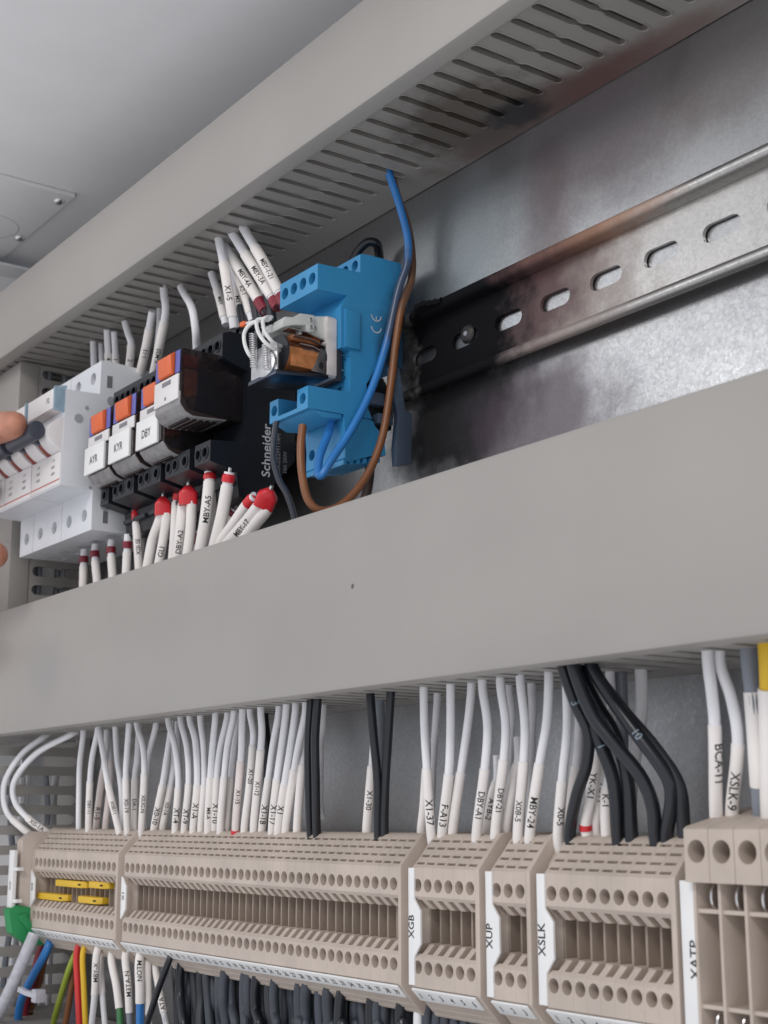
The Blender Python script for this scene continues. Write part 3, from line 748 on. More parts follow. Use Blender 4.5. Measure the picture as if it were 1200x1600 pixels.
term(B, ka, [(808, 180, 284), (765, 500, 285), (712, 830, 286), (655, 1240, 289)], lb('X1'), 'X1', 1050, 825)
term(B, ka, [(898, 190, 284), (850, 430, 285), (800, 700, 287), (722, 1240, 290)], 'plain white sleeve wire leaning behind the black pair', sv=695)
term(B, ka, [(900, 420, 289), (885, 560, 289), (870, 650, 289), (825, 1240, 291)], 'last white sleeve wire left of the black pair', sv=645)
term(B, ka, [(1058, 160, 296), (1050, 350, 298), (1035, 520, 303), (1030, 1000, 306)], 'white wire emerging right behind the black pair', r=1.3)
GB = 'black wires above the terminals'
term(B, ka, [(945, 110, 279), (925, 420, 280), (925, 760, 282), (942, 1250, 288)], 'black wire, left one of the tall upright pair', m=BLACKW, r=1.5, group=GB)
term(B, ka, [(1005, 110, 279), (985, 420, 280), (990, 760, 282), (1000, 1250, 288)], 'black wire, right one of the tall upright pair', m=BLACKW, r=1.6, group=GB)
E_ = (480, 1040); ke = .31667
term(E_, ke, [(355, 170, 300), (358, 330, 300), (352, 560, 301), (345, 830, 302)], 'wide grey wire seen behind the crossing black pair', m=GREYW, r=2.0, group=None)
term(E_, ke, [(328, 380, 293), (322, 480, 293), (308, 640, 293), (295, 830, 293)], lb('X1-30'), 'X1-30', 675, 495, th=2.01, sr=1.75)
term(E_, ke, [(312, 150, 281), (328, 350, 282), (348, 580, 284), (350, 830, 288)], 'black wire slanting right in the crossing pair', m=BLACKW, r=1.55, group=GB)
term(E_, ke, [(412, 150, 283), (400, 350, 284), (385, 600, 286), (382, 830, 289)], 'black wire slanting left in the crossing pair', m=BLACKW, r=1.5, group=GB)
term(C_, kc, [(360, 145, 282), (365, 360, 283), (378, 570, 284), (402, 925, 288)], lb('X1-37'), 'X1-37', 800, 565)
term(C_, kc, [(378, 520, 293), (372, 620, 293), (362, 780, 293), (348, 925, 294)], 'white sleeve wire tucked behind the one marked X1-37', sv=560)
term(C_, kc, [(436, 165, 300), (425, 350, 300), (410, 560, 301), (400, 900, 302)], 'white wire in shadow right of X1-37', r=1.35)
term(C_, kc, [(508, 150, 283), (508, 360, 284), (498, 600, 285), (462, 925, 289)], lb('F-A13'), 'F-A13', 800, 595)
term(C_, kc, [(622, 140, 286), (600, 350, 287), (565, 590, 288), (520, 925, 291)], 'plain white sleeve wire leaning right, after F-A13', sv=590)
term(C_, kc, [(685, 130, 282), (712, 330, 283), (697, 570, 284), (652, 935, 288)], lb('DBY-A1'), 'DBY-A1', 785, 565, th=2.12)
term(C_, kc, [(768, 620, 292), (745, 700, 292), (725, 800, 292), (700, 935, 293)], lb('AYB-2'), 'AYB-2', 785, 640, th=1.89)
term(C_, kc, [(832, 125, 300), (846, 260, 300), (840, 420, 301), (820, 900, 303)], 'white wire in shadow behind the one marked DBY-21', r=1.2)
term(C_, kc, [(785, 120, 283), (812, 320, 284), (802, 520, 285), (755, 935, 289)], lb('DBY-21'), 'DBY-21', 730, 515, th=1.89, shift=.3)
term(C_, kc, [(882, 520, 291), (860, 610, 291), (840, 740, 291), (812, 940, 293)], 'plain white sleeve wire left of the one marked X0B-5', sv=540)
term(C_, kc, [(955, 110, 302), (962, 230, 302), (955, 380, 302), (945, 900, 303)], 'mottled white wire in shadow behind X0B-5', r=1.4)
term(C_, kc, [(895, 105, 283), (918, 320, 284), (912, 530, 285), (880, 935, 288)], lb('X0B-5'), 'X0B-5', 770, 530, th=1.89, shift=-.4)
term(C_, kc, [(1050, 95, 283), (1038, 320, 284), (1000, 540, 285), (945, 935, 288)], lb('MBY-24'), 'MBY-24', 785, 540, th=2.24)
term(C_, kc, [(1148, 95, 285), (1152, 350, 286), (1128, 600, 287), (1102, 940, 289)], lb('X0-5 and XUP-1'), 'X0-5', 830, 603, th=2.01, shift=.5)
term(D_, kd, [(268, 330, 296), (265, 450, 296), (250, 620, 296), (205, 920, 297)], 'white sleeve wire right behind the one marked X0-5', sv=570)
term(D_, kd, [(355, 520, 289), (345, 600, 289), (325, 740, 289), (300, 880, 290)], 'white wire reading YK-X1 with a red collar', 'YK-X1', 680, 540, ferrule=[(1287, 1300, RED)], th=2.01)
term(D_, kd, [(408, 430, 293), (400, 560, 293), (375, 740, 293), (350, 885, 293)], 'yellowish white wire reading XS44 behind YK-X1', 'XS44', 720, 540, th=1.89, shift=.3)
term(D_, kd, [(420, 130, 296), (428, 300, 296), (420, 600, 292), (400, 740, 291), (405, 940, 291)], 'white wire reading K-1 behind the black cables', 'K-1', 760, 680, th=2.01)
term(D_, kd, [(470, 80, 300), (475, 200, 300), (480, 400, 301), (480, 900, 302)], 'pale grey wire left of the long white one behind the black cables', m=GREYW, r=1.9, group=None)
term(D_, kd, [(570, 80, 300), (578, 260, 300), (565, 420, 301), (535, 620, 302), (520, 900, 303)], 'long white wire in shadow behind the black cables', r=1.8)
GK = 'thick black cables sweeping down at right'
term(D_, kd, [(188, 95, 274), (250, 280, 277), (310, 420, 279), (305, 580, 281), (255, 740, 284), (222, 925, 288)], 'thick black cable curling left at the end', '3', 270, m=BLACKW, th=2.4, ink=INKP, r=1.75, group=GK)
term(D_, kd, [(215, 100, 276), (290, 290, 279), (370, 470, 281), (440, 680, 284), (460, 945, 288)], 'thick black cable with 1 printed near its middle', '1', 490, m=BLACKW, th=2.2, ink=INKP, r=1.9, group=GK)
term(D_, kd, [(262, 95, 279), (350, 280, 282), (440, 430, 284), (505, 640, 286), (528, 945, 289)], 'thick black cable ending third from left', m=BLACKW, r=1.9, group=GK)
term(D_, kd, [(240, 95, 272), (330, 330, 275), (440, 480, 278), (570, 640, 282), (632, 790, 285), (645, 945, 288)], 'thick black cable bulging right above the others', m=BLACKW, r=1.9, group=GK)
term(D_, kd, [(330, 95, 276), (430, 260, 278), (560, 440, 280), (690, 620, 283), (725, 740, 285), (700, 945, 289)], 'thick black cable marked 10, bending back at the foot', '10', 450, m=BLACKW, th=2.2, ink=INKP, r=1.9, group=GK)
term(D_, kd, [(335, 110, 280), (470, 300, 282), (640, 500, 284), (760, 690, 286), (785, 900, 290)], 'rightmost thick black cable of the sweeping group', '1', 140, m=DARKW2, th=2.2, ink=INKP, r=1.9, group=GK)
term(D_, kd, [(905, 85, 280), (925, 250, 281), (938, 420, 283), (945, 840, 288)], lb('BCA-11') + ', thick', 'BCA-11', 600, 380, r=1.55, shift=1.2, sr=1.75)
term(D_, kd, [(965, 95, 283), (1020, 260, 284), (1052, 480, 286), (1022, 820, 290)], lb('XSLK-9') + ', bowed', 'XSLK-9', 710, 470, r=1.55, th=2.48, sr=1.75)
term(D_, kd, [(1110, 90, 284), (1135, 300, 285), (1150, 560, 287), (1168, 830, 290)], 'thick grey cable with a white sleeve at right edge', m=GREYW, r=2.2, group=None)
# the white sleeve on it
q = [P(*z) for z in up(D_, kd, [(1128, 225, 284.8), (1142, 400, 285.8), (1152, 560, 287), (1160, 690, 288.5)])]
last = [o for o in bpy.data.objects if o.name.startswith('wire') and o.parent is None and o.type == 'EMPTY'][-1]
tt = [o for o in bpy.data.objects if o.get('label') == 'thick grey cable with a white sleeve at right edge'][0]
MB().tube(catmull(q, 8), 2.5, 16).build('marker_sleeve', SLEEVE, tt)
term(D_, kd, [(1200, 40, 280), (1205, 160, 281), (1212, 400, 284), (1220, 820, 288)], 'yellow cable with white sleeve cut by the right frame edge', m=YELLOWW, r=2.4, sv=185, group=None)

# two white arcs at far left
F_ = (0, 1100); kf = .3125
def free(o, k, pts, label, **kw):
    return wire([P(*z) for z in up(o, k, pts)], label, **kw)
free(F_, kf, [(300, 95, 300), (225, 160, 286), (110, 250, 278), (25, 390, 274), (30, 530, 275), (110, 620, 280), (215, 690, 290), (240, 705, 294)], 'outer white wire arcing out at far left', r=1.55, sleeve=(1280, 1325), sr=1.8, group='white wires arcing at far left')
free(F_, kf, [(420, 110, 300), (360, 150, 288), (185, 245, 279), (75, 380, 276), (75, 490, 277), (150, 580, 280), (240, 645, 288), (262, 662, 293)], 'inner white wire arcing at far left, sleeve marked X0-1A', r=1.55, sleeve=(1275, 1310), sr=1.9, text='X0-1A', tpos=1290, th=2.12, group='white wires arcing at far left')

# ------------------------------------------------------------------ wires below the terminals
G_ = (0, 1280); kg = .2
def below(pts, label, o=G_, k=kg, **kw):
    v = [P(*z) for z in up(o, k, pts)]
    v = [v[0] + Vector((0, 3, 7))] + v
    e = v[-1] + (v[-1] - v[-2]).normalized() * 22
    v.append(e)
    return wire(v, label, **kw)
below([(215, 1020, 274), (120, 1240, 272), (0, 1500, 270)], 'thick clear plastic tube slanting at lower left', m=CLEARW, r=2.9)
below([(352, 1050, 284), (255, 1230, 283), (165, 1420, 283), (135, 1600, 284)], 'blue wire slanting at lower left behind the clear tube', m=BLUEW, r=2.0)
below([(300, 1080, 290), (270, 1230, 290), (210, 1420, 291), (180, 1600, 292)], 'maroon wire behind the blue one at lower left', m=REDD, r=2.0)
below([(350, 1090, 294), (310, 1260, 294), (250, 1450, 295), (215, 1600, 296)], 'brown wire right of the maroon one at lower left', m=BROWNW, r=1.6)
below([(548, 1150, 290), (500, 1300, 290), (430, 1540, 291), (415, 1600, 291)], 'green and yellow earth wire at lower left', m=TINT, r=1.5)
below([(575, 1130, 293), (560, 1300, 293), (520, 1560, 293), (512, 1600, 293)], 'brown wire left of the bright red one', m=BROWNW, r=1.5)
below([(588, 1080, 297), (585, 1300, 297), (565, 1550, 297), (560, 1600, 297)], 'lilac grey wire behind the bright red one', m=mat('wire_lilac', (.33, .33, .45), .4), r=1.5)
below([(600, 1045, 285), (608, 1300, 285), (622, 1600, 286)], 'bright red wire below the left strip', m=REDW, r=1.55)
below([(648, 1050, 285), (655, 1300, 285), (668, 1600, 286)], 'bright yellow wire beside the bright red one', m=YELLOWW, r=1.35)
GX = 'white wires leaving below the terminals'
below([(755, 1060, 284), (742, 1340, 285), (718, 1600, 286)], 'white wire below the terminals, sleeve marked MBY-X', sleeve=(1480, 1556), text='MBY-X', tpos=1515, r=1.45, th=2.12, flip=True, group=GX)
below([(790, 1080, 289), (800, 1360, 289), (820, 1600, 290)], 'white wire just right of the one marked MBY-X', sleeve=(1480, 1555), r=1.35, group=GX)
t = below([(872, 1080, 287), (910, 1300, 287), (935, 1500, 287), (940, 1600, 287)], 'green wire with a long white sleeve below the terminals', m=GREENW, sleeve=(1480, 1580), r=1.5, group=None)
H_ = (0, 1100)
below([(628, 1260, 285), (640, 1400, 285), (650, 1600, 286)], 'white wire below X1 start, sleeve marked M3TA-N', o=H_, k=kf, sleeve=(1480, 1584), text='M3TA-N', tpos=1535, r=1.45, th=2.12, flip=True, group=GX, m=GREYW)
below([(698, 1280, 284), (700, 1440, 284), (700, 1600, 285)], 'blue wire with a long white sleeve marked NOTM', o=H_, k=kf, m=BLUEW, sleeve=(1480, 1570), text='NOTM', tpos=1520, r=1.7, th=2.12, flip=True)
below([(742, 1290, 288), (742, 1450, 288), (745, 1600, 288)], 'plain white wire right of the blue one below X1', o=H_, k=kf, sleeve=(1480, 1590), r=1.4, group=GX)
below([(835, 1310, 281), (790, 1430, 281), (735, 1600, 281)], 'thin black wire crossing in front of white ones', o=H_, k=kf, m=BLACKW, r=1.4)
below([(780, 1300, 290), (795, 1420, 290), (825, 1570, 290)], 'brownish white wire with short tag reading ATA', o=H_, k=kf, sleeve=(1480, 1588), text='ATA', tpos=1570, r=1.35, th=2.12, flip=True, group=GX)
# cable tie round the tube and blue wire
t = thing('cable_tie', P(45, 1550, 275), 'translucent cable tie round the wires at lower left', 'cable tie')
a = P(30, 1545, 270); b_ = P(58, 1556, 276)
MB().tube([a, a.lerp(b_, .5) + Vector((0, -1, 0)), b_], 1.6, 4).build('band', CLEARW, t); MB().box(b_.x - 2.5, b_.x + 3, b_.y - 2, b_.y + 3, b_.z - 3, b_.z + 3).build('lock_head', CLEARW, t, .5)

random.seed(11)
I_ = (180, 1280); ki = .4
xs = [235, 258, 283, 308, 335, 358, 382, 410, 428, 455, 480, 505, 520, 550, 575, 600, 622, 660, 690, 720, 745, 775, 800, 830, 850, 880, 905, 940, 965, 1000, 1025, 1055, 1085, 1115, 1140]
for i, x in enumerate(xs):
    y0 = 560 + (x - 200) * .20
    d = 289 + random.uniform(-3, 5)
    m = random.choice([DARKW, DARKW, DARKW2, BLACKW])
    r = random.uniform(1.8, 2.1)
    below([(x, y0, d), (x + random.uniform(-5, 8), y0 + 110, d + random.uniform(-1, 1)), (x + random.uniform(-4, 16), 800, d + random.uniform(-2, 2)), (x + random.uniform(-4, 20), 870, d)],
          'dark cable hanging in the row below the long X1 strip', o=I_, k=ki, m=m, r=r, group='dark cables below the long X1 strip')
for i, x in enumerate(range(262, 1150, 46)):
    y0 = 560 + (x - 200) * .20
    below([(x, y0, 301), (x + random.uniform(-8, 8), y0 + 110, 301), (x + random.uniform(-8, 8), 870, 301)],
          'dark cable in the hidden back row below the long X1 strip', o=I_, k=ki, m=DARKW, r=2.1, group='back row of dark cables below X1')
for i, u in enumerate((655, 668, 684, 697, 712, 728, 742, 757, 770)):
    v0 = 1585 + (u - 655) * .2
    below([(u, v0, 290), (u + 2, v0 + 60, 290), (u + 3, v0 + 120, 291)], 'white cable below the XGB strip at the bottom edge' if i == 0 else 'dark cable below the XGB strip at the bottom edge', o=(0, 0), k=1, m=WIRE if i == 0 else DARKW, r=1.9, group=None if i == 0 else 'dark cables below the XGB strip')

# ------------------------------------------------------------------ circuit breakers
def breaker(x0, x1, poles, label, on):
    t = thing('circuit_breaker', ((x0 + x1) / 2, 300, 134), label, 'circuit breaker', 'white circuit breakers on the upper rail')
    pw = (x1 - x0) / poles
    prof = [(273.2, 218.6), (276, 219), (313, 217), (313, 206), (309, 206), (309, 146), (313, 146), (313, 134.3), (271.6, 134.3), (271.4, 153.6), (255.1, 154), (255.6, 201), (273, 201.6)]
    b = MB().px([prof], x0 + .12, x1 - .12)
    c = MB()
    for k in range(poles):
        xc = x0 + pw * (k + .5)
        for z in (211.5, 142.6):
            c.cyl((xc, 260, z), (xc, 277, z), 3.1, 3.1, 22)
        # bottom clamp openings
        c.box(xc - 3.5, xc + 3.5, 284, 293, 130, 140)
    cut(b, c, 'body', MCBW, t)
    for k in range(poles):
        xc = x0 + pw * (k + .5)
        for z in (211.5, 142.6):
            MB().cyl((xc, 276.6, z), (xc, 275.4, z), 2.8, 2.8, 18).build('terminal_screw', STEELD, t)
        # rounded cheeks either side of the toggle slot
        arc = [(255.2 - 7.5 * math.sin(PI * i / 14) ** .8, 170.5 + 17 * i / 14) for i in range(15)]
        MB().px([arc + [(256, 187.5), (256, 170.5)]], x0 + pw * k + 5.6, x0 + pw * (k + 1) - .4).build('cheek', MCBF, t, .3)
        MB().px([[(p[0] + 1.0 if p[0] < 255 else p[0], p[1]) for p in arc] + [(256, 187.5), (256, 170.5)]], x0 + pw * k + .5, x0 + pw * k + 5.5).build('toggle_slot', SLOTR if on else BARG, t)
    MB().py([[(x0 + .5, 154.6), (x1 - .5, 154.6), (x1 - .5, 170.4), (x0 + .5, 170.4)]], 254.6, 255.2).build('front_label', MCBF, t, .2)
    m = MB().py([[(x0 + .6, 156.5), (x1 - .6, 156.5), (x1 - .6, 157.1), (x0 + .6, 157.1)]], 254.45, 254.58); m.build('red_line', mat('line_red', (.50, .14, .12), .5), t)
    m = MB()
    for k in range(poles):
        xc = x0 + pw * (k + .5)
        for j in range(3): letters(m, ('C10', '400V', '6000')[j], 1.5, lambda a, bb: (xc + a, 254.55, 167.3 - j * 3.2 + bb))
    m.build('lettering', INKG, t, smooth=False)
    # marker carrier above the toggle
    MB().px([[(255.4, 190.5), (250.6, 191.5), (250.4, 201.2), (255.4, 202.4)]], x0 + 1.5, x1 - 2).build('label_holder', MCBF, t, .3)
    MB().px([[(256.2, 189.5), (250.2, 190.5), (250.0, 201.8), (256.2, 203.0)]], x1 - 1.9, x1 - .2).build('clear_end', GLASSY, t, .2)
    m = MB(); letters(m, 'F2', 2.6, lambda a, bb: (x1 - 9 + a, 250.35, 196.4 + bb)); m.build('marker_text', INKG, t, smooth=False)
    # toggle bar
    zc, yc = (179.6, 243.6) if on else (164.0, 246.5)
    if on:
        MB().px([circle(yc, zc, 4.0, 18, 4.6)], x0 + 1.5, x1 - 3.5).build('toggle', BARG, t, .9)
    else:
        MB().px([circle(yc, zc, 4.0, 18, 5.2)], x0 + 1.5, x1 - 1.5).build('toggle', BARG, t, .9)
    for k in range(poles):
        a = x0 + pw * k + 1.2
        MB().px([[(yc + 1, zc - 3.2), (yc + 1, zc + 3.2), (252, 179 + (4 if on else -1)), (252, 175 - (0 if on else 3))]], a, a + 3.6).build('toggle_arm', BARG, t, .2)
    return t
b1 = breaker(-656, -620, 2, 'white breaker nearest the relays, grey toggle bar up', True)
b2 = breaker(-692.3, -656.3, 2, 'white breaker second from the relays, toggle touched by the fingertip', True)
b3 = breaker(-710.6, -692.6, 1, 'narrow white breaker at far left with dark toggle down', False)
# moulded marks on the side that faces us
for (y, z, r) in ((279, 199, 2.4), (262.6, 187.6, 2.3), (266.5, 193.5, 1.0), (277.8, 146.8, 2.6), (270, 154.5, .8)):
    MB().cyl((-620.3, y, z), (-619.75, y, z), r, r * .92, 20).build('moulded_rivet', mat('rivet_grey', (.34, .36, .39), .5), b1)
for (y0, y1, z0, z1) in ((276.5, 279.2, 205.5, 211.5), (277.2, 279.6, 138.2, 144.0)): MB().box(-620.2, -619.9, y0, y1, z0, z1).build('side_window', mat('window_grey', (.16, .17, .18), .5), b1)
# wires above breakers
J_ = (120, 340); kj = .28333
GU = 'white wires rising into the upper duct'
def rise(pts, label, sv=None, **kw):
    q = up(J_, kj, pts); v = [P(*z) for z in q]
    v = [v[0] + (v[0] - v[1]).normalized() * 7] + v
    v = v + [v[-1] + (v[-1] - v[-2]).normalized() * 5]
    s = None
    if sv: s = (J_[1] + sv[0] * kj, J_[1] + sv[1] * kj)
    kw.setdefault('group', GU)
    return wire(v, label, sleeve=s, **kw)
lu = lambda s: 'white wire whose sleeve reads %s, rising to the upper duct' % s
rise([(92, 740, 292), (95, 830, 294)], 'short white wire stub above the breakers, leftmost', r=1.7)
rise([(135, 752, 296), (140, 820, 297)], 'tiny white wire stub above the breakers, second', r=1.5)
rise([(170, 690, 290), (176, 800, 293)], 'white wire stub above the breakers, third', r=1.75, sv=(740, 830), text='4', tpos=340 + 775 * kj)
rise([(210, 700, 292), (216, 800, 295)], 'white wire stub above the breakers, fourth', r=1.6, sv=(750, 830), text='1', tpos=340 + 775 * kj)
rise([(283, 640, 290), (300, 700, 291), (290, 820, 294)], 'curved white wire above the breakers with sleeve marked 2', r=1.75, sv=(700, 830), text='2', tpos=340 + 780 * kj)
rise([(405, 588, 288), (385, 700, 290), (352, 850, 294)], lu('1-13'), r=1.9, sv=(600, 860), text='1-13', tpos=340 + 735 * kj, flip=True, th=2.24)
rise([(457, 520, 297), (455, 600, 297), (440, 740, 298)], 'white wire behind the one marked X-M20', r=1.5)
rise([(483, 436, 286), (490, 520, 287), (462, 680, 289), (425, 860, 293)], lu('X-M20'), r=1.9, sv=(560, 870), text='X-M20', tpos=340 + 745 * kj, flip=True, th=2.24)
rise([(592, 418, 286), (635, 500, 284), (655, 615, 285), (660, 700, 288)], 'plain curved white wire alone before the black socket', r=1.8)
rise([(762, 365, 292), (790, 450, 292), (812, 545, 292)], lu('MBY'), r=1.8, sv=(400, 560), text='MBY', tpos=340 + 480 * kj, th=1.89)
rise([(778, 95, 278), (815, 280, 279), (858, 550, 283)], lu('X1-5'), r=1.9, sv=(240, 560), text='X1-5', tpos=340 + 405 * kj, th=2.48)
rise([(840, 195, 283), (925, 330, 284), (1012, 470, 287)], lu('MBY-4A'), r=2.0, sv=(215, 465), text='MBY-4A', tpos=340 + 345 * kj, th=2.36, ferrule=[(340 + 455 * kj, 500, REDD)])
rise([(850, 280, 288), (880, 400, 288), (902, 550, 289)], 'white wire half hidden right of the one marked X1-5', r=1.5, sv=(400, 560), text='M2', tpos=340 + 450 * kj, th=1.89)
rise([(870, 300, 286), (915, 400, 287), (952, 520, 288)], lu('R2-1'), r=1.6, sv=(330, 530), text='R2-1', tpos=340 + 420 * kj, th=2.01)
rise([(885, 130, 281), (985, 290, 282), (1085, 450, 285)], lu('MBY-3A'), r=2.0, sv=(200, 445), text='MBY-3A', tpos=340 + 325 * kj, th=2.36, ferrule=[(340 + 440 * kj, 490, REDD)])
rise([(945, 100, 281), (1035, 255, 281), (1125, 430, 283)], lu('MBY-1-21'), r=2.0, sv=(150, 420), text='MBY-1-21', tpos=340 + 300 * kj, th=2.24, ferrule=[(340 + 415 * kj, 490, REDD)])
rise([(1020, 380, 289), (1040, 440, 290), (1048, 500, 291)], 'white wire stub between the slanting sleeved wires', r=1.5)
for i, (a, b) in enumerate(((912, 545), (945, 520), (985, 500), (1020, 490), (1062, 480))):
    c = P(120 + a * kj, 340 + b * kj, 289)
    tag(MB().tube([c + Vector((-2, 0, 5)), c, c + Vector((1, 1, -8))], 2.1, 12).build('ferrule_collar', BLACKP2), 'black plastic ferrule collar in the row above the open relay', 'ferrule', 'black ferrule collars above the open relay')

# lower red tipped wires
K_ = (200, 740); kk = .23333
GR = 'red tipped white wires below the relay sockets'
def tip(pts, label, capv, cm=RED, cr=1.25, sv=None, pin=True, **kw):
    """pts from the cap downwards; capv: row (crop) where the cap ends"""
    q = up(K_, kk, pts); v = [P(*z) for z in q]
    v = v + [v[-1] + (v[-1] - v[-2]).normalized() * 12]
    kw.setdefault('group', GR)
    r = kw.pop('r', 1.75)
    t = wire(v, label, r=r, sleeve=(K_[1] + (sv if sv else capv) * kk, 1100), **kw)
    path = catmull(v, 12); lim = K_[1] + capv * kk
    sp = [p for p in path if vpx(p) <= lim]
    if len(sp) > 2 and cm is not None:
        n = len(sp); MB().tube(sp, lambda s: r * cr * (0.55 + .45 * min(1, s * 2.6)), 14).build('ferrule', cm, t, angle=60)
        if pin: MB().tube([sp[0] - (sp[1] - sp[0]).normalized() * 1.8, sp[0]], .7, 10).build('pin', STEEL, t)
    return t
def K_k(a, b, d): return (K_[0] + a * kk, K_[1] + b * kk, d)
def wide_cap(t, pts, hw, m=RED):
    """one wide moulded collar over two wires: rounded box section lofted from pts"""
    rows = []
    prof = [(0, .30), (.10, .50), (.34, .96), (.42, 1.0), (1, 1.0)]
    v = []; f = []; n = 20
    a, b = P(*pts[0]), P(*pts[1]); ax = (b - a).normalized(); fr = -a.normalized(); fr = (fr - ax * fr.dot(ax)).normalized(); sd = fr.cross(ax)
    for k, w_ in prof:
        c = a.lerp(b, k)
        for i in range(n):
            q = 2 * PI * i / n; cx, cy = math.cos(q), math.sin(q)
            cx = math.copysign(abs(cx) ** .5, cx); cy = math.copysign(abs(cy) ** .5, cy)
            v.append(c + sd * cx * hw * w_ + fr * cy * min(hw * w_, 2.6))
    for r_ in range(len(prof) - 1):
        for i in range(n):
            j = (i + 1) % n; f.append((r_ * n + i, r_ * n + j, (r_ + 1) * n + j, (r_ + 1) * n + i))
    f += [tuple(range(n)), tuple(range((len(prof) - 1) * n, len(prof) * n))]
    MB().add(v, f).build('double_ferrule', m, t, angle=50)
    MB().tube([a - ax * 1.6, a + ax], .8, 10).build('pin', STEEL, t)
tip([(50, 235, 285), (57, 330, 285), (66, 480, 285), (75, 640, 285)], 'red tipped wire with sleeve marked X2JI SE, leftmost', 320, sv=322, text='X2JI SE', tpos=740 + 490 * kk, flip=True, th=2.01)
tip([(160, 175, 296), (125, 300, 295), (100, 430, 294), (92, 620, 287)], 'white wire marked AY curving up behind', 178, cm=WIRE, pin=False, text='AY', tpos=740 + 395 * kk, flip=True, th=2.60)
w_a = tip([(228, 262, 281), (208, 330, 281), (165, 450, 281), (130, 630, 280)], 'white wire, left of the first double red cap', 262, r=2.0, cm=None)
wide_cap(w_a, [K_k(236, 155, 281), K_k(233, 282, 281)], 3.7)
tip([(256, 262, 282), (254, 330, 282), (235, 450, 282), (205, 610, 281)], 'white wire, right of the first double red cap', 268, r=1.8, cm=None, text='GLI', tpos=740 + 520 * kk, flip=True)
tip([(345, 110, 285), (325, 210, 285), (315, 400, 284), (300, 590, 283)], 'white wire of the big double red cap, left one', 185, r=1.9)
w_b = tip([(374, 190, 280), (366, 250, 280), (350, 400, 280), (330, 560, 280)], 'white wire of the big double red cap marked DBY-A2', 200, r=2.1, text='DBY-A2', tpos=740 + 450 * kk, flip=True, th=2.24, cm=None)
wide_cap(w_b, [K_k(405, 82, 280), K_k(402, 212, 280)], 4.1)
tip([(426, 190, 281), (425, 250, 281), (418, 380, 281), (398, 545, 280)], 'white wire of the big double red cap, right one', 205, r=1.9, cm=None)
tip([(545, -10, 279), (545, 70, 279), (520, 300, 279), (485, 515, 279)], 'tall red tipped wire with sleeve marked MBY-A5', 45, r=2.2, sv=50, text='MBY-A5', tpos=740 + 250 * kk, flip=True, th=2.48)
tip([(570, 60, 285), (570, 180, 285), (555, 350, 284), (530, 500, 283)], 'white wire tucked behind the one marked MBY-A5', 65, cm=WIRE, pin=False, r=1.5)
tip([(680, -10, 279), (665, 80, 279), (630, 280, 279), (580, 490, 279)], 'tall red tipped wire with bright metal pin', 65, r=2.2, sv=70)
tip([(850, 150, 282), (790, 220, 282), (700, 350, 281), (620, 460, 280)], 'leaning white wire, left of the big orange red cap', 205, r=2.0)
w_c = tip([(890, 200, 278), (865, 235, 278), (790, 330, 278), (690, 445, 278)], 'leaning white wire marked MBY-17 under the big orange red cap', 205, r=2.2, text='MBY-17', tpos=740 + 345 * kk, flip=True, th=2.48, cm=None)
wide_cap(w_c, [K_k(955, 105, 278), K_k(905, 222, 278)], 4.1, RED)
tip([(935, 225, 279.5), (918, 260, 279), (860, 330, 279), (790, 420, 279)], 'leaning white wire, rightmost under the big orange red cap', 225, r=2.0, cm=None)
tip([(720, 235, 295), (700, 290, 295), (670, 380, 294)], 'small dark red tipped wire low between the pairs', 290, cm=REDD, r=1.8)
tip([(455, 380, 295), (448, 450, 295), (440, 540, 295)], 'maroon capped wire hidden behind the big double cap', 480, cm=REDD, r=1.8, pin=False)
L_ = (0, 500); kl = 260 / 904
for i, (a, y0, b, y1) in enumerate(((455, 1300, 450, 1460), (515, 1272, 528, 1440), (603, 1250, 612, 1410), (692, 1222, 685, 1390))):
    v = [P(a * kl, 500 + y0 * kl, 286), P((a + b) / 2 * kl, 500 + (y0 + y1) / 2 * kl, 286), P(b * kl, 500 + y1 * kl, 285)]
    v = [v[0] + Vector((0, 0, 5))] + v + [v[-1] + Vector((0, 0, -12))]
    wire(v, 'white wire with red collar under the breakers, %s from left' % ORD[i], r=1.75, sleeve=(500 + (y0 + 30) * kl, 1000), ferrule=[(500 + (y0 - 20) * kl, 500 + (y0 + 28) * kl, REDD)], group='red collared wires under the breakers')

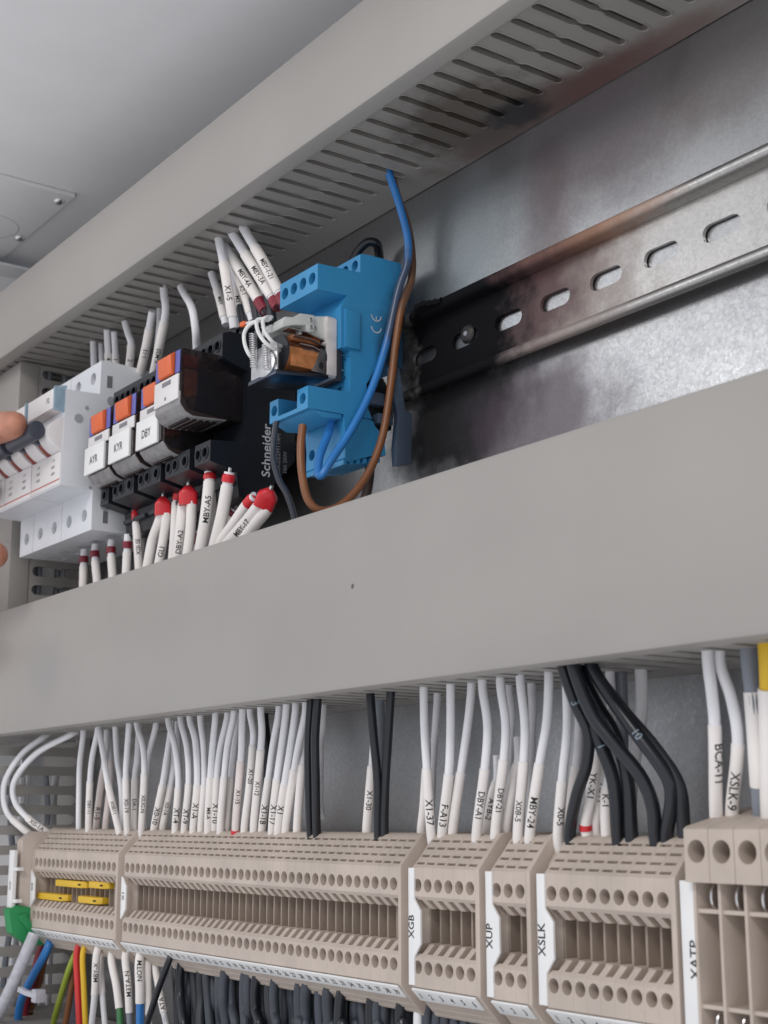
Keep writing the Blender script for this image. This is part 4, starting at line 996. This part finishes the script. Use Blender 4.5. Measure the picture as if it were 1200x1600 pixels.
# ------------------------------------------------------------------ black relay sockets and relays
def socket(x0, label, last=False):
    x1 = x0 + 26.6
    t = thing('relay_socket', (x0 + 13.3, 300, 134), label, 'relay socket', 'black relay sockets on the upper rail')
    prof = [(276.5, 189.5), (276.5, 200.5), (280, 201.8), (286, 201.8), (286, 206), (298, 206.5), (306, 204), (312, 200), (313, 196), (313, 150), (305, 141), (298, 132), (290, 130), (286, 131), (284.5, 141.5), (272, 144.2), (272, 153.2), (288, 154.5), (289, 160), (289, 186)]
    b = MB().px([prof], x0, x1); c = MB()
    for k in range(4):
        xc = x0 + 4.3 + k * 6.0
        c.cyl((xc, 270, 195.6), (xc, 283, 196.8), 2.2, 2.2, 18)
        c.cyl((xc, 279, 204), (xc, 291, 204.6), 1.6, 1.6, 14) if k < 4 else None
        if k != 1: c.cyl((xc, 262, 148.6), (xc, 280, 149.0), 2.1, 2.1, 18)
    c.box(x0 + 8.4, x0 + 13.2, 262, 283, 140, 156)
    cut(b, c, 'base', BLACKP, t)
    for k in range(4):
        xc = x0 + 4.3 + k * 6.0
        if k != 1: MB().py([circle(xc, 148.6, 2.7, 20), circle(xc, 148.6, 2.15, 20)], 271.6, 272.1).build('terminal_rim', BLACKP2, t)
        MB().py([circle(xc, 195.6, 2.7, 20), circle(xc, 195.6, 2.25, 20)], 276.1, 276.6).build('terminal_rim', BLACKP2, t)
    for k in range(3):
        MB().box(x0 + 2, x1 - 2, 283 + k * 4.5, 285 + k * 4.5, 136.2 - k * 1.6, 138 - k * 1.6).build('rib', BLACKP2, t)
    return t
sk = []
for i, s in enumerate(('black relay socket beside the breakers under relay AYR', 'black relay socket under relay KYR', 'black relay socket under relay DBY', 'black relay socket with white maker lettering on its side')):
    sk.append(socket(-611.6 + i * 26.75, s))
XS = -611.6 + 3 * 26.75 + 26.6
m = MB()
letters(m, 'Schneider', 4.0, lambda a, b: (XS + .06, 298.6 - b, 152.6 + a), 1.02)
m.build('lettering', INKW, sk[3], smooth=False)
m = MB()
letters(m, 'RXZE2M114M', 2.0, lambda a, b: (XS + .06, 304.6 - b, 152.4 + a), 1.0)
letters(m, '10A 250V', 1.7, lambda a, b: (XS + .06, 308.0 - b, 148.6 + a), 1.0)
m.build('small_lettering', INKG, sk[3], smooth=False)

def relay(x0, x1, yf, yb, z0, z1, label, text, tagged, small=False):
    t = thing('relay', ((x0 + x1) / 2, (yf + yb) / 2, z0), label, 'relay', 'plug in relays with orange tabs')
    # dark works inside
    MB().box(x0 + 2.2, x1 - 2.0, yf + 9, yb - .5, z0 + 3, z1 - 1.5).build('works', BLACKP, t, .5)
    MB().cyl(((x0 + x1) / 2 + 2, yf + 6, z0 + 9), ((x0 + x1) / 2 + 2, yf + 18, z0 + 9), 7.2, 7.2, 22).build('coil', DKBROWN, t)
    for q in range(3): MB().box(x1 - 2.0, x1 - 1.4, yf + 7 + q, yf + 18 + q * 2, z1 - 6.2 - q * 1.7, z1 - 5.7 - q * 1.7).build('contact_spring', mat('brass', (.55, .33, .10), .3, 1), t)
    MB().box(x0 + 3, x1 - 2.4, yf + 3, yf + 9, z0 + 8, z1 - 8).build('coil_end', COPPER, t, .5)
    MB().box(x0 + 2.5, x1 - 1.6, yf + 2, yf + 9, z1 - 7.5, z1 - 2).build('inner_flag', mat('flag_red', (.35, .04, .03), .5), t, .5)
    b = MB(); prof = [(yf + .8, z1), (yf, z1 - 1), (yf, z0 + 4), (yf + 2.5, z0 + .9), (yf + 6, z0 - .6), (yb, z0 + .5), (yb, z1)]
    b.px([prof], x0, x1).build('cover', SMOKE, t, .7)
    zt = z1
    h = z1 - z0
    # front: violet, orange tab, violet
    zb = z1 - 10.6
    MB().box(x0 + .8, x0 + 5.2, yf - .6, yf - .1, zb, z1 - 1.2).build('violet_stripe', PURPLE, t, .2)
    MB().box(x1 - 4.6, x1 - .6, yf - .6, yf - .1, zb, z1 - .9).build('violet_stripe', PURPLE, t, .2)
    MB().px([[(yf - .2, zb), (yf - 2.0, zb + .4), (yf - 2.6, z1 - 2.2), (yf - .2, z1 - .5)]], x0 + 5.8, x1 - 5.2).build('test_tab', ORANGE, t, .45)
    # white label plate with small window
    zl = zb - .6; zm = zl - (10.8 if not tagged else 5.4)
    MB().box(x0 + .6, x1 - .9, yf - .9, yf - .1, zm, zl).build('label_plate', MCBF, t, .25)
    mm = MB().box(x0 + (x1 - x0) * .34, x0 + (x1 - x0) * .68, yf - 1.0, yf - .91, zl - 3.2, zl - 1.2)
    mm.build('label_window', INKG, t)
    if not tagged: MB().cyl(((x0 + x1) / 2 - .5, yf - .95, zm + 2.2), ((x0 + x1) / 2 - .5, yf - 1.0, zm + 2.2), .8, .8, 12).build('indicator', INKG, t)
    if tagged:
        za, zb2 = zm - .1, zm - 13.0
        lp = MB().box(x0 + .1, x1 - 2.6, yf - 2.2, yf - 1.0, zb2, za).build('name_label', WHITE, t, .25)
        MB().box(x0 + .3, x1 - 2.9, yf - .9, yf + 2, zb2 + 1, za - 1).build('label_mount', SMOKEL, t)
        m = MB(); letters(m, text, 3.7, lambda a, bb: (x0 + (x1 - x0) * .44 + a, yf - 2.27, (za + zb2) / 2 - .3 + bb), .88); m.build('lettering', INK, lp, smooth=False)
    # paler clear lower corner with ribs
    MB().px([[(yf - .15, z0 + (9.5 if not tagged else 4.5)), (yf - .15, z0 + 3.6), (yf + 2.3, z0 + .6), (yf + 6, z0 - 1.0), (yf + 22, z0 - .1), (yf + 22, z0 + .3), (yf + 4, z0 + 2)]], x0 + .3, x1 - .2).build('clear_bottom', SMOKEL, t, .3)
    for q in range(5):
        MB().box(x0 + 3, x1 - 3, yf + 5 + q * 3.0, yf + 6.4 + q * 3.0, z0 - 1.5, z0 - .6).build('vent_rib', SMOKE, t)
    return t
relay(-611.5, -587.6, 265, 289, 153.0, 187.0, 'leftmost relay with orange tab and label reading AYR', 'AYR', True)
relay(-585.0, -561.0, 265, 289, 153.5, 187.2, 'relay with orange tab and label reading KYR', 'KYR', True)
relay(-556.6, -533.5, 265, 289, 153.5, 187.4, 'relay with orange tab and label reading DBY', 'DBY', True)
relay(-531.6, -508.5, 259.5, 289, 163.8, 192.0, 'largest relay with orange tab and blank white plate', '', False)

# ------------------------------------------------------------------ blue socket
XB0, XB1 = -452.0, -425.0
t = thing('blue_relay_socket', (-438, 295, 130), 'bright blue relay socket, sooty on its right side', 'relay socket')
side = [(272.6, 204.4), (292, 205.2), (292, 212.7), (294, 213.2), (311.5, 213.4), (312, 170), (305, 172.5), (299, 168), (295, 161), (295.5, 152), (299, 145), (303, 142), (304, 134.5), (298, 133.5),
        (287, 129.5), (285.5, 131), (285.5, 138), (284.8, 147.5), (268.8, 147.2), (268.8, 155.8), (287.5, 156.4), (287.5, 173), (283.4, 173.4), (283.2, 189.3), (286, 194.5), (272.6, 194.3)]
b = MB().px([side], XB0, XB1); c = MB()
for k in range(4):
    xc = XB0 + 3.6 + k * 6.5
    c.cyl((xc, 268, 199.4), (xc, 280, 199.8), 2.35, 2.35, 22)
for k in range(2):
    xc = XB1 - 3.8 - k * 6.6
    c.cyl((xc, 288, 209), (xc, 299, 209.4), 2.1, 2.1, 20)
for xc in (XB0 + 3.2, XB1 - 3.6): c.cyl((xc, 264, 151.6), (xc, 277, 151.8), 2.1, 2.1, 20)
c.box(XB0 + 6.2, XB1 - 7.4, 264, 284, 148.8, 160)          # gap between the lower lugs
c.cyl((XB0 + 4, 281, 136.5), (XB0 + 4, 291, 136.6), 2.1, 2.1, 20)
c.box(XB1 - 2.2, XB1 + 1, 286, 287.8, 158, 171)
for xx, zz in ((-428.5, 170), (-429, 163)): c.cyl((xx, 284, zz), (xx, 292, zz), .9, .9, 10)
c.box(-434, -431, 284, 292, 158.5, 160.2); c.box(-445, -442, 284, 292, 158.5, 160.2)
c.box(XB1 - .7, XB1 + 1, 290, 303, 147.0, 147.7)
o = cut(b, c, 'housing', BLUE, t)
m = MB()
for k in range(6):   # fins under the lower block
    m.px([[(285 + k * 3.0, 130.2 + k * .6), (286.6 + k * 3.0, 130.5 + k * .6), (286.6 + k * 3.0, 128.4 + k * .6), (285 + k * 3.0, 128.2 + k * .6)]], XB0 + .6, XB1 - .4)
m.build('lower_fins', BLUE, t, .2)
MB().px([[(271, 147.2), (284, 147.4), (284, 145.6), (276, 144.9)]], XB0 + .4, XB1 - .3).build('lug_shelf', BLUE, t, .2)
MB().box(XB1 - .01, XB1 + .9, 284.6, 291.6, 173.6, 188.8).build('side_pad', BLUE, t, .35)
m = MB()
for (yc, zc, e) in ((299.5, 189.3, 0), (299.5, 184.6, 1)):     # the conformity mark, lying on its side
    R0, R1 = 2.0, 2.45
    n = 14
    for i in range(n):
        a0 = PI + PI * i / n; a1 = PI + PI * (i + 1) / n
        q = [(yc + r * math.cos(a), zc + r * math.sin(a)) for a in (a0, a1) for r in (R0, R1)]
        m.add([(XB1 + .06, y, z) for y, z in q], [(0, 1, 3, 2)])
    if not e: m.add([(XB1 + .06, yc - .2, zc - 2.2), (XB1 + .06, yc + .2, zc - 2.2), (XB1 + .06, yc + .2, zc - .3), (XB1 + .06, yc - .2, zc - .3)], [(0, 1, 2, 3)])
m.build('printed_mark', INKW, t, smooth=False)
# rail clip and grey end clamp
t = thing('end_clamp', (-420, 306, 130), 'grey blue translucent end clamp right of the blue socket', 'end clamp')
MB().px([[(302.5, 168), (306.5, 168), (309.3, 152), (312.5, 151), (312, 131), (305, 129.5), (304.5, 136), (306, 150), (303, 158)]], -422.5, -419.5).build('plate', DARKCL, t, .4)
MB().px([[(297, 163), (305, 166), (309, 160), (309, 146), (303, 143), (297, 150)]], -438, -428).build('jaw', BLACKP, t, .5)
MB().box(-436, -424.2, 297, 303, 153.5, 158.5).build('jaw_tooth', DARKCL, t, .6)
MB().box(-436, -424.2, 300, 307, 146.5, 150.5).build('jaw_tooth', DARKCL, t, .6)

# ------------------------------------------------------------------ the open relay in the blue socket
t = thing('open_relay', (-437, 268, 152), 'relay without its cover, copper coil showing, in blue socket', 'relay')
RX0, RX1 = -447.5, -427.5
XF = lambda q: Vector((q.x, 279 - (279 - q.y) * .70 if q.y < 279 else q.y, 186 - (186 - q.z) * .865))
MB().py([[(RX0, 158), (RX1 - 1, 158), (RX1, 159), (RX1, 184.6), (RX1 - 1.2, 186), (RX0, 186)]], 278.6, 283.2).build('base_plate', CREAM, t, .5)
MB().box(RX0, RX1 - .2, 283.2, 285.6, 157, 184).build('base_gasket', BLACKP2, t, .3)
m = MB()
for xx in (RX0 + 3, RX1 - 3):
    for zz in (163, 170, 177): m.box(xx - 1.2, xx + 1.2, 285.6, 290, zz - .3, zz + .3)
m.build('pin', STEEL, t)
MB().px([[(246.6, 154.6), (279.5, 157.0), (279.5, 158.8), (247, 156.6)]], RX0, RX1).build('yoke', mat('yoke_blued', (.10, .12, .16), .30, 1, .2, 200), t, .3)
MB().py([circle(RX1 - 7, 160.5, 6.9, 24, 5.4)], 246.0, 247.6).build('front_boss', STEEL, t, .3)
MB().py([[(RX0 + 1, 155.6), (RX1 - .3, 155.6), (RX1 - .3, 168), (RX1 - 3, 170), (RX0 + 1, 170)]], 247.6, 249.0).build('front_frame', STEEL, t, .4)
m = MB(); letters(m, 'NI', 1.6, lambda a, bb: (RX1 - 9 + bb, 259 + a * .9, 155.2)); 
MB().cyl((RX1 - 8.6, 255.0, 166.5), (RX1 - 8.6, 278.5, 166.5), 7.6, 7.6, 28).build('coil', DKBROWN, t)
# copper tape round the lower half of the coil
pts = [(RX1 - 8.6 + r * math.cos(a), 166.5 + r * math.sin(a)) for r, rng in ((7.95, range(0, 13)), (7.65, range(12, -1, -1))) for a in [(-PI * .62) + i * (PI * .70) / 12 for i in rng]]
MB().py([pts], 255.4, 277.6).build('coil_tape', COPPER, t)
MB().box(RX1 - 1.6, RX1 - .3, 256.5, 276.5, 159.8, 165.2).build('tape_flap', COPPER, t, .4)
MB().box(RX1 - 9, RX1 - 1.2, 257.5, 275.5, 171.6, 174.6).build('tape_top', mat('coil_tape_dark', (.26, .085, .03), .45, .1, .2, 200), t, .5)
for yy in (254.2, 277.8): MB().cyl((RX1 - 8.6, yy, 166.5), (RX1 - 8.6, yy + .9, 166.5), 8.6, 8.6, 28).build('coil_flange', BLACKP2, t)
MB().px([[(269, 159), (279, 158.8), (279, 169), (275, 170.5), (272, 164)]], RX1 - 1.4, RX1 - .2).build('armature_plate', STEELD, t, .4)
MB().cyl((RX1 - .2, 275, 162.3), (RX1 + .1, 275, 162.3), 1.6, 1.6, 6).build('armature_hole', HOLE, t)
for i, (z0_, z1_, y0_, y1_) in enumerate(((176.4, 174.0, 254, 277), (173.6, 171.4, 258, 278), (170.6, 168.6, 262, 278), (168.4, 167.6, 264, 277))):
    MB().px([[(y0_, z0_), ((y0_ + y1_) / 2, (z0_ + z1_) / 2 + 1.0), (y1_, z1_), (y1_, z1_ - .45), ((y0_ + y1_) / 2, (z0_ + z1_) / 2 + .5), (y0_, z0_ - .5)]], RX1 - 4.5, RX1 + .15 - .3 * i).build('contact_spring', STEELD if i % 2 else STEEL, t)
for (yy, zz) in ((268.5, 182.2), (268.8, 178.8), (271.5, 178.6), (262, 175)): MB().cyl((RX1 - 3, yy, zz), (RX1 - .2, yy, zz), 1.0, 1.0, 12).build('contact', STEEL, t, .3)
MB().px([[(271, 184.8), (279, 186.2), (279, 176), (272, 174.5), (266, 176.5), (269, 180)]], RX0 + 2, RX1 - 2.2).build('contact_frame', HEADG, t, .4)
MB().px([[(250.8, 178.2), (253, 181.2), (258.5, 181.8), (262.4, 184.3), (271.2, 184.9), (271, 177.0), (266.8, 176.4), (266, 179.4), (258, 178.0), (251.6, 176.2)]], RX1 - 9.5, RX1 - .8).build('pusher', HEADG, t, .5)
MB().box(RX0 + 3, RX1 - 9.6, 252, 270, 177, 180.6).build('pusher_bar', HEADG, t, .5)
XF = None
for (u0, yy_, va, vb, rr) in ((397, 255.6, 520, 574, 1.35), (417, 255.2, 538, 577, 1.25)):
    a = P(u0 - 2, va, yy_); b_ = P(u0, vb, yy_); n = 15; pts = []
    for i in range(n * 10 + 1):
        f = i / (n * 10); ang = 2 * PI * n * f
        c = a.lerp(b_, f); pts.append(c + Vector((rr * math.cos(ang), rr * math.sin(ang), 0)))
    MB().tube(pts, .26, 6).build('coil_spring', STEEL, t, angle=80)
def lead(z):
    v = [P(360 + p * .15, 470 + q * .15, d) for p, q, d in z]
    MB().tube(catmull(v, 10), .75, 10).build('lead', mat('lead_white', (.74, .74, .74), .4), t)
lead([(420, 185, 258), (330, 190, 254.5), (275, 210, 252.5), (285, 310, 251.5), (350, 420, 252.5), (440, 490, 256), (520, 520, 262)])
lead([(430, 170, 260), (370, 175, 255.5), (340, 210, 254), (355, 310, 253), (420, 410, 254.5), (500, 465, 259), (580, 490, 266)])
lead([(400, 200, 259), (300, 205, 255), (200, 250, 253), (145, 340, 252.5), (150, 450, 252.5), (190, 550, 253.5), (240, 610, 256)])
c = P(377, 508, 253.5); d_ = P(400, 500, 254)
MB().cyl(c, c + (d_ - c).normalized() * 3.6, 1.25, 1.25, 4).build('orange_flag', ORANGE, t, .3)
MB().tube([c + (d_ - c).normalized() * 3.6, P(405, 500, 254.5), P(420, 500, 259)], .5, 8).build('flag_arm', MCBF, t)

# ------------------------------------------------------------------ blue, brown, grey and black wires round the blue socket
bl = [PX(601, 243, -418), PX(605, 262, -419), PX(624, 320, -418), PX(637, 372, -417.5), PX(636, 412, -418.5), PX(622, 455, -420.2), PX(603, 540, -421.8), PX(580, 610, -421.8), PX(550, 670, -421.5), PX(517, 720, -421.0), PX(503, 742, -421.8)]
bl += [PX(497, 738, -424.5), PX(500, 712, -427), PX(512, 680, -430), PX(519, 655, -431)]
wire(bl, 'blue wire looping under the blue socket from the upper duct', m=BLUEW, r=1.55)
br = [PX(608, 250, -421.5), PX(619, 300, -420.6), PX(636, 350, -420.4), PX(644, 400, -420.2), PX(642, 440, -419.6), PX(628, 480, -418.6), PX(618, 540, -419), PX(611, 600, -419.2), PX(598, 680, -418.8), PX(575, 740, -418.8), PX(540, 784, -419.5), PX(505, 798, -420.5), PX(482, 782, -422.5), PX(472, 740, -424), PX(470, 700, -425.6), PX(473, 665, -427)]
wire(br, 'brown wire making a wide U below the blue socket', m=BROWNW, r=1.5)
wire([PX(360 + a * .2875, 360 + b * .2875, x) for a, b, x in ((250, 1040, -447), (238, 1120, -448), (232, 1230, -448), (262, 1350, -447), (305, 1430, -446), (340, 1530, -446), (360, 1640, -446))], 'glossy dark grey wire hanging past the white lettering', m=mat('wire_dark_grey_gloss', (.035, .04, .055), .25), r=1.2)
wire([P(360 + a * .2875, 360 + b * .2875, d) for a, b, d in ((660, 190, 306), (690, 120, 307), (745, 66, 309), (792, 72, 312), (806, 120, 315), (812, 190, 317))], 'black wire loop behind the top of the blue socket', m=BLACKW, r=1.9)
wire([PX(572, 700, -436), PX(578, 728, -434), PX(574, 765, -433), PX(565, 800, -433)], 'dark brown wire hanging under the blue socket', m=mat('wire_dark_brown', (.045, .025, .02), .45), r=1.9)

# ------------------------------------------------------------------ hand at the left edge
def skin_mesh(chain, name, sub=2):
    """chain: list of (polyline of (Vector mm, radius mm)); polylines rooted at vertex 0"""
    me = bpy.data.meshes.new(name); vs = []; es = []; rs = []
    idx = {}
    for ch in chain:
        prev = None
        for p, r in ch:
            key = tuple(round(q, 3) for q in p)
            if key not in idx: idx[key] = len(vs); vs.append(tuple(q * MM for q in p)); rs.append(r * MM)
            i = idx[key]
            if prev is not None and prev != i: es.append((prev, i))
            prev = i
    me.from_pydata(vs, es, [])
    o = bpy.data.objects.new(name, me); COL.objects.link(o)
    md = o.modifiers.new('skin', 'SKIN'); 
    for i, r in enumerate(rs):
        sv = me.skin_vertices[0].data[i]; sv.radius = (r, r)
    me.skin_vertices[0].data[0].use_root = True
    md2 = o.modifiers.new('s', 'SUBSURF'); md2.levels = sub; md2.render_levels = sub
    dg = bpy.context.evaluated_depsgraph_get(); dg.update()
    out = bpy.data.meshes.new_from_object(o.evaluated_get(dg)); out.name = name
    for pz in out.polygons: pz.use_smooth = True
    bpy.data.objects.remove(o)
    return out
tipi = P(34, 660, 236); kn = P(-100, 694, 226); kn2 = P(-260, 760, 224); palm = P(-420, 850, 232)
tipm = P(2, 866, 236); mk = P(-110, 880, 226); mk2 = P(-240, 880, 224)
wr = P(-640, 1000, 240); arm = P(-1000, 1150, 250)
pv = thing('person', palm, 'bare hand reaching in from left, fingertip on a toggle', 'person')
ch = [[(palm, 20), (wr, 19), (arm, 25)],
      [(palm, 20), (kn2, 10.5), (kn, 9.2), (kn.lerp(tipi, .5), 8.6), (kn.lerp(tipi, .85), 8.0), (tipi, 6.2)],
      [(palm, 20), (mk2, 10.8), (mk, 9.2), (mk.lerp(tipm, .55), 8.4), (tipm, 6.8)],
      [(palm, 20), (P(-270, 1000, 232), 9.8), (P(-150, 1010, 230), 8.4), (P(-60, 990, 238), 7.0)],
      [(palm, 20), (P(-330, 1080, 236), 8.8), (P(-230, 1100, 236), 7.4), (P(-160, 1080, 244), 6.2)],
      [(palm, 20), (P(-380, 700, 244), 12), (P(-300, 620, 250), 9.5), (P(-210, 590, 252), 8.0)]]
me = skin_mesh([[(p - palm, r) for p, r in c_] for c_ in ch], 'body')
link('body', me, SKIN, pv, palm)
n = tipi + Vector((2.0, -6.3, 1.5))
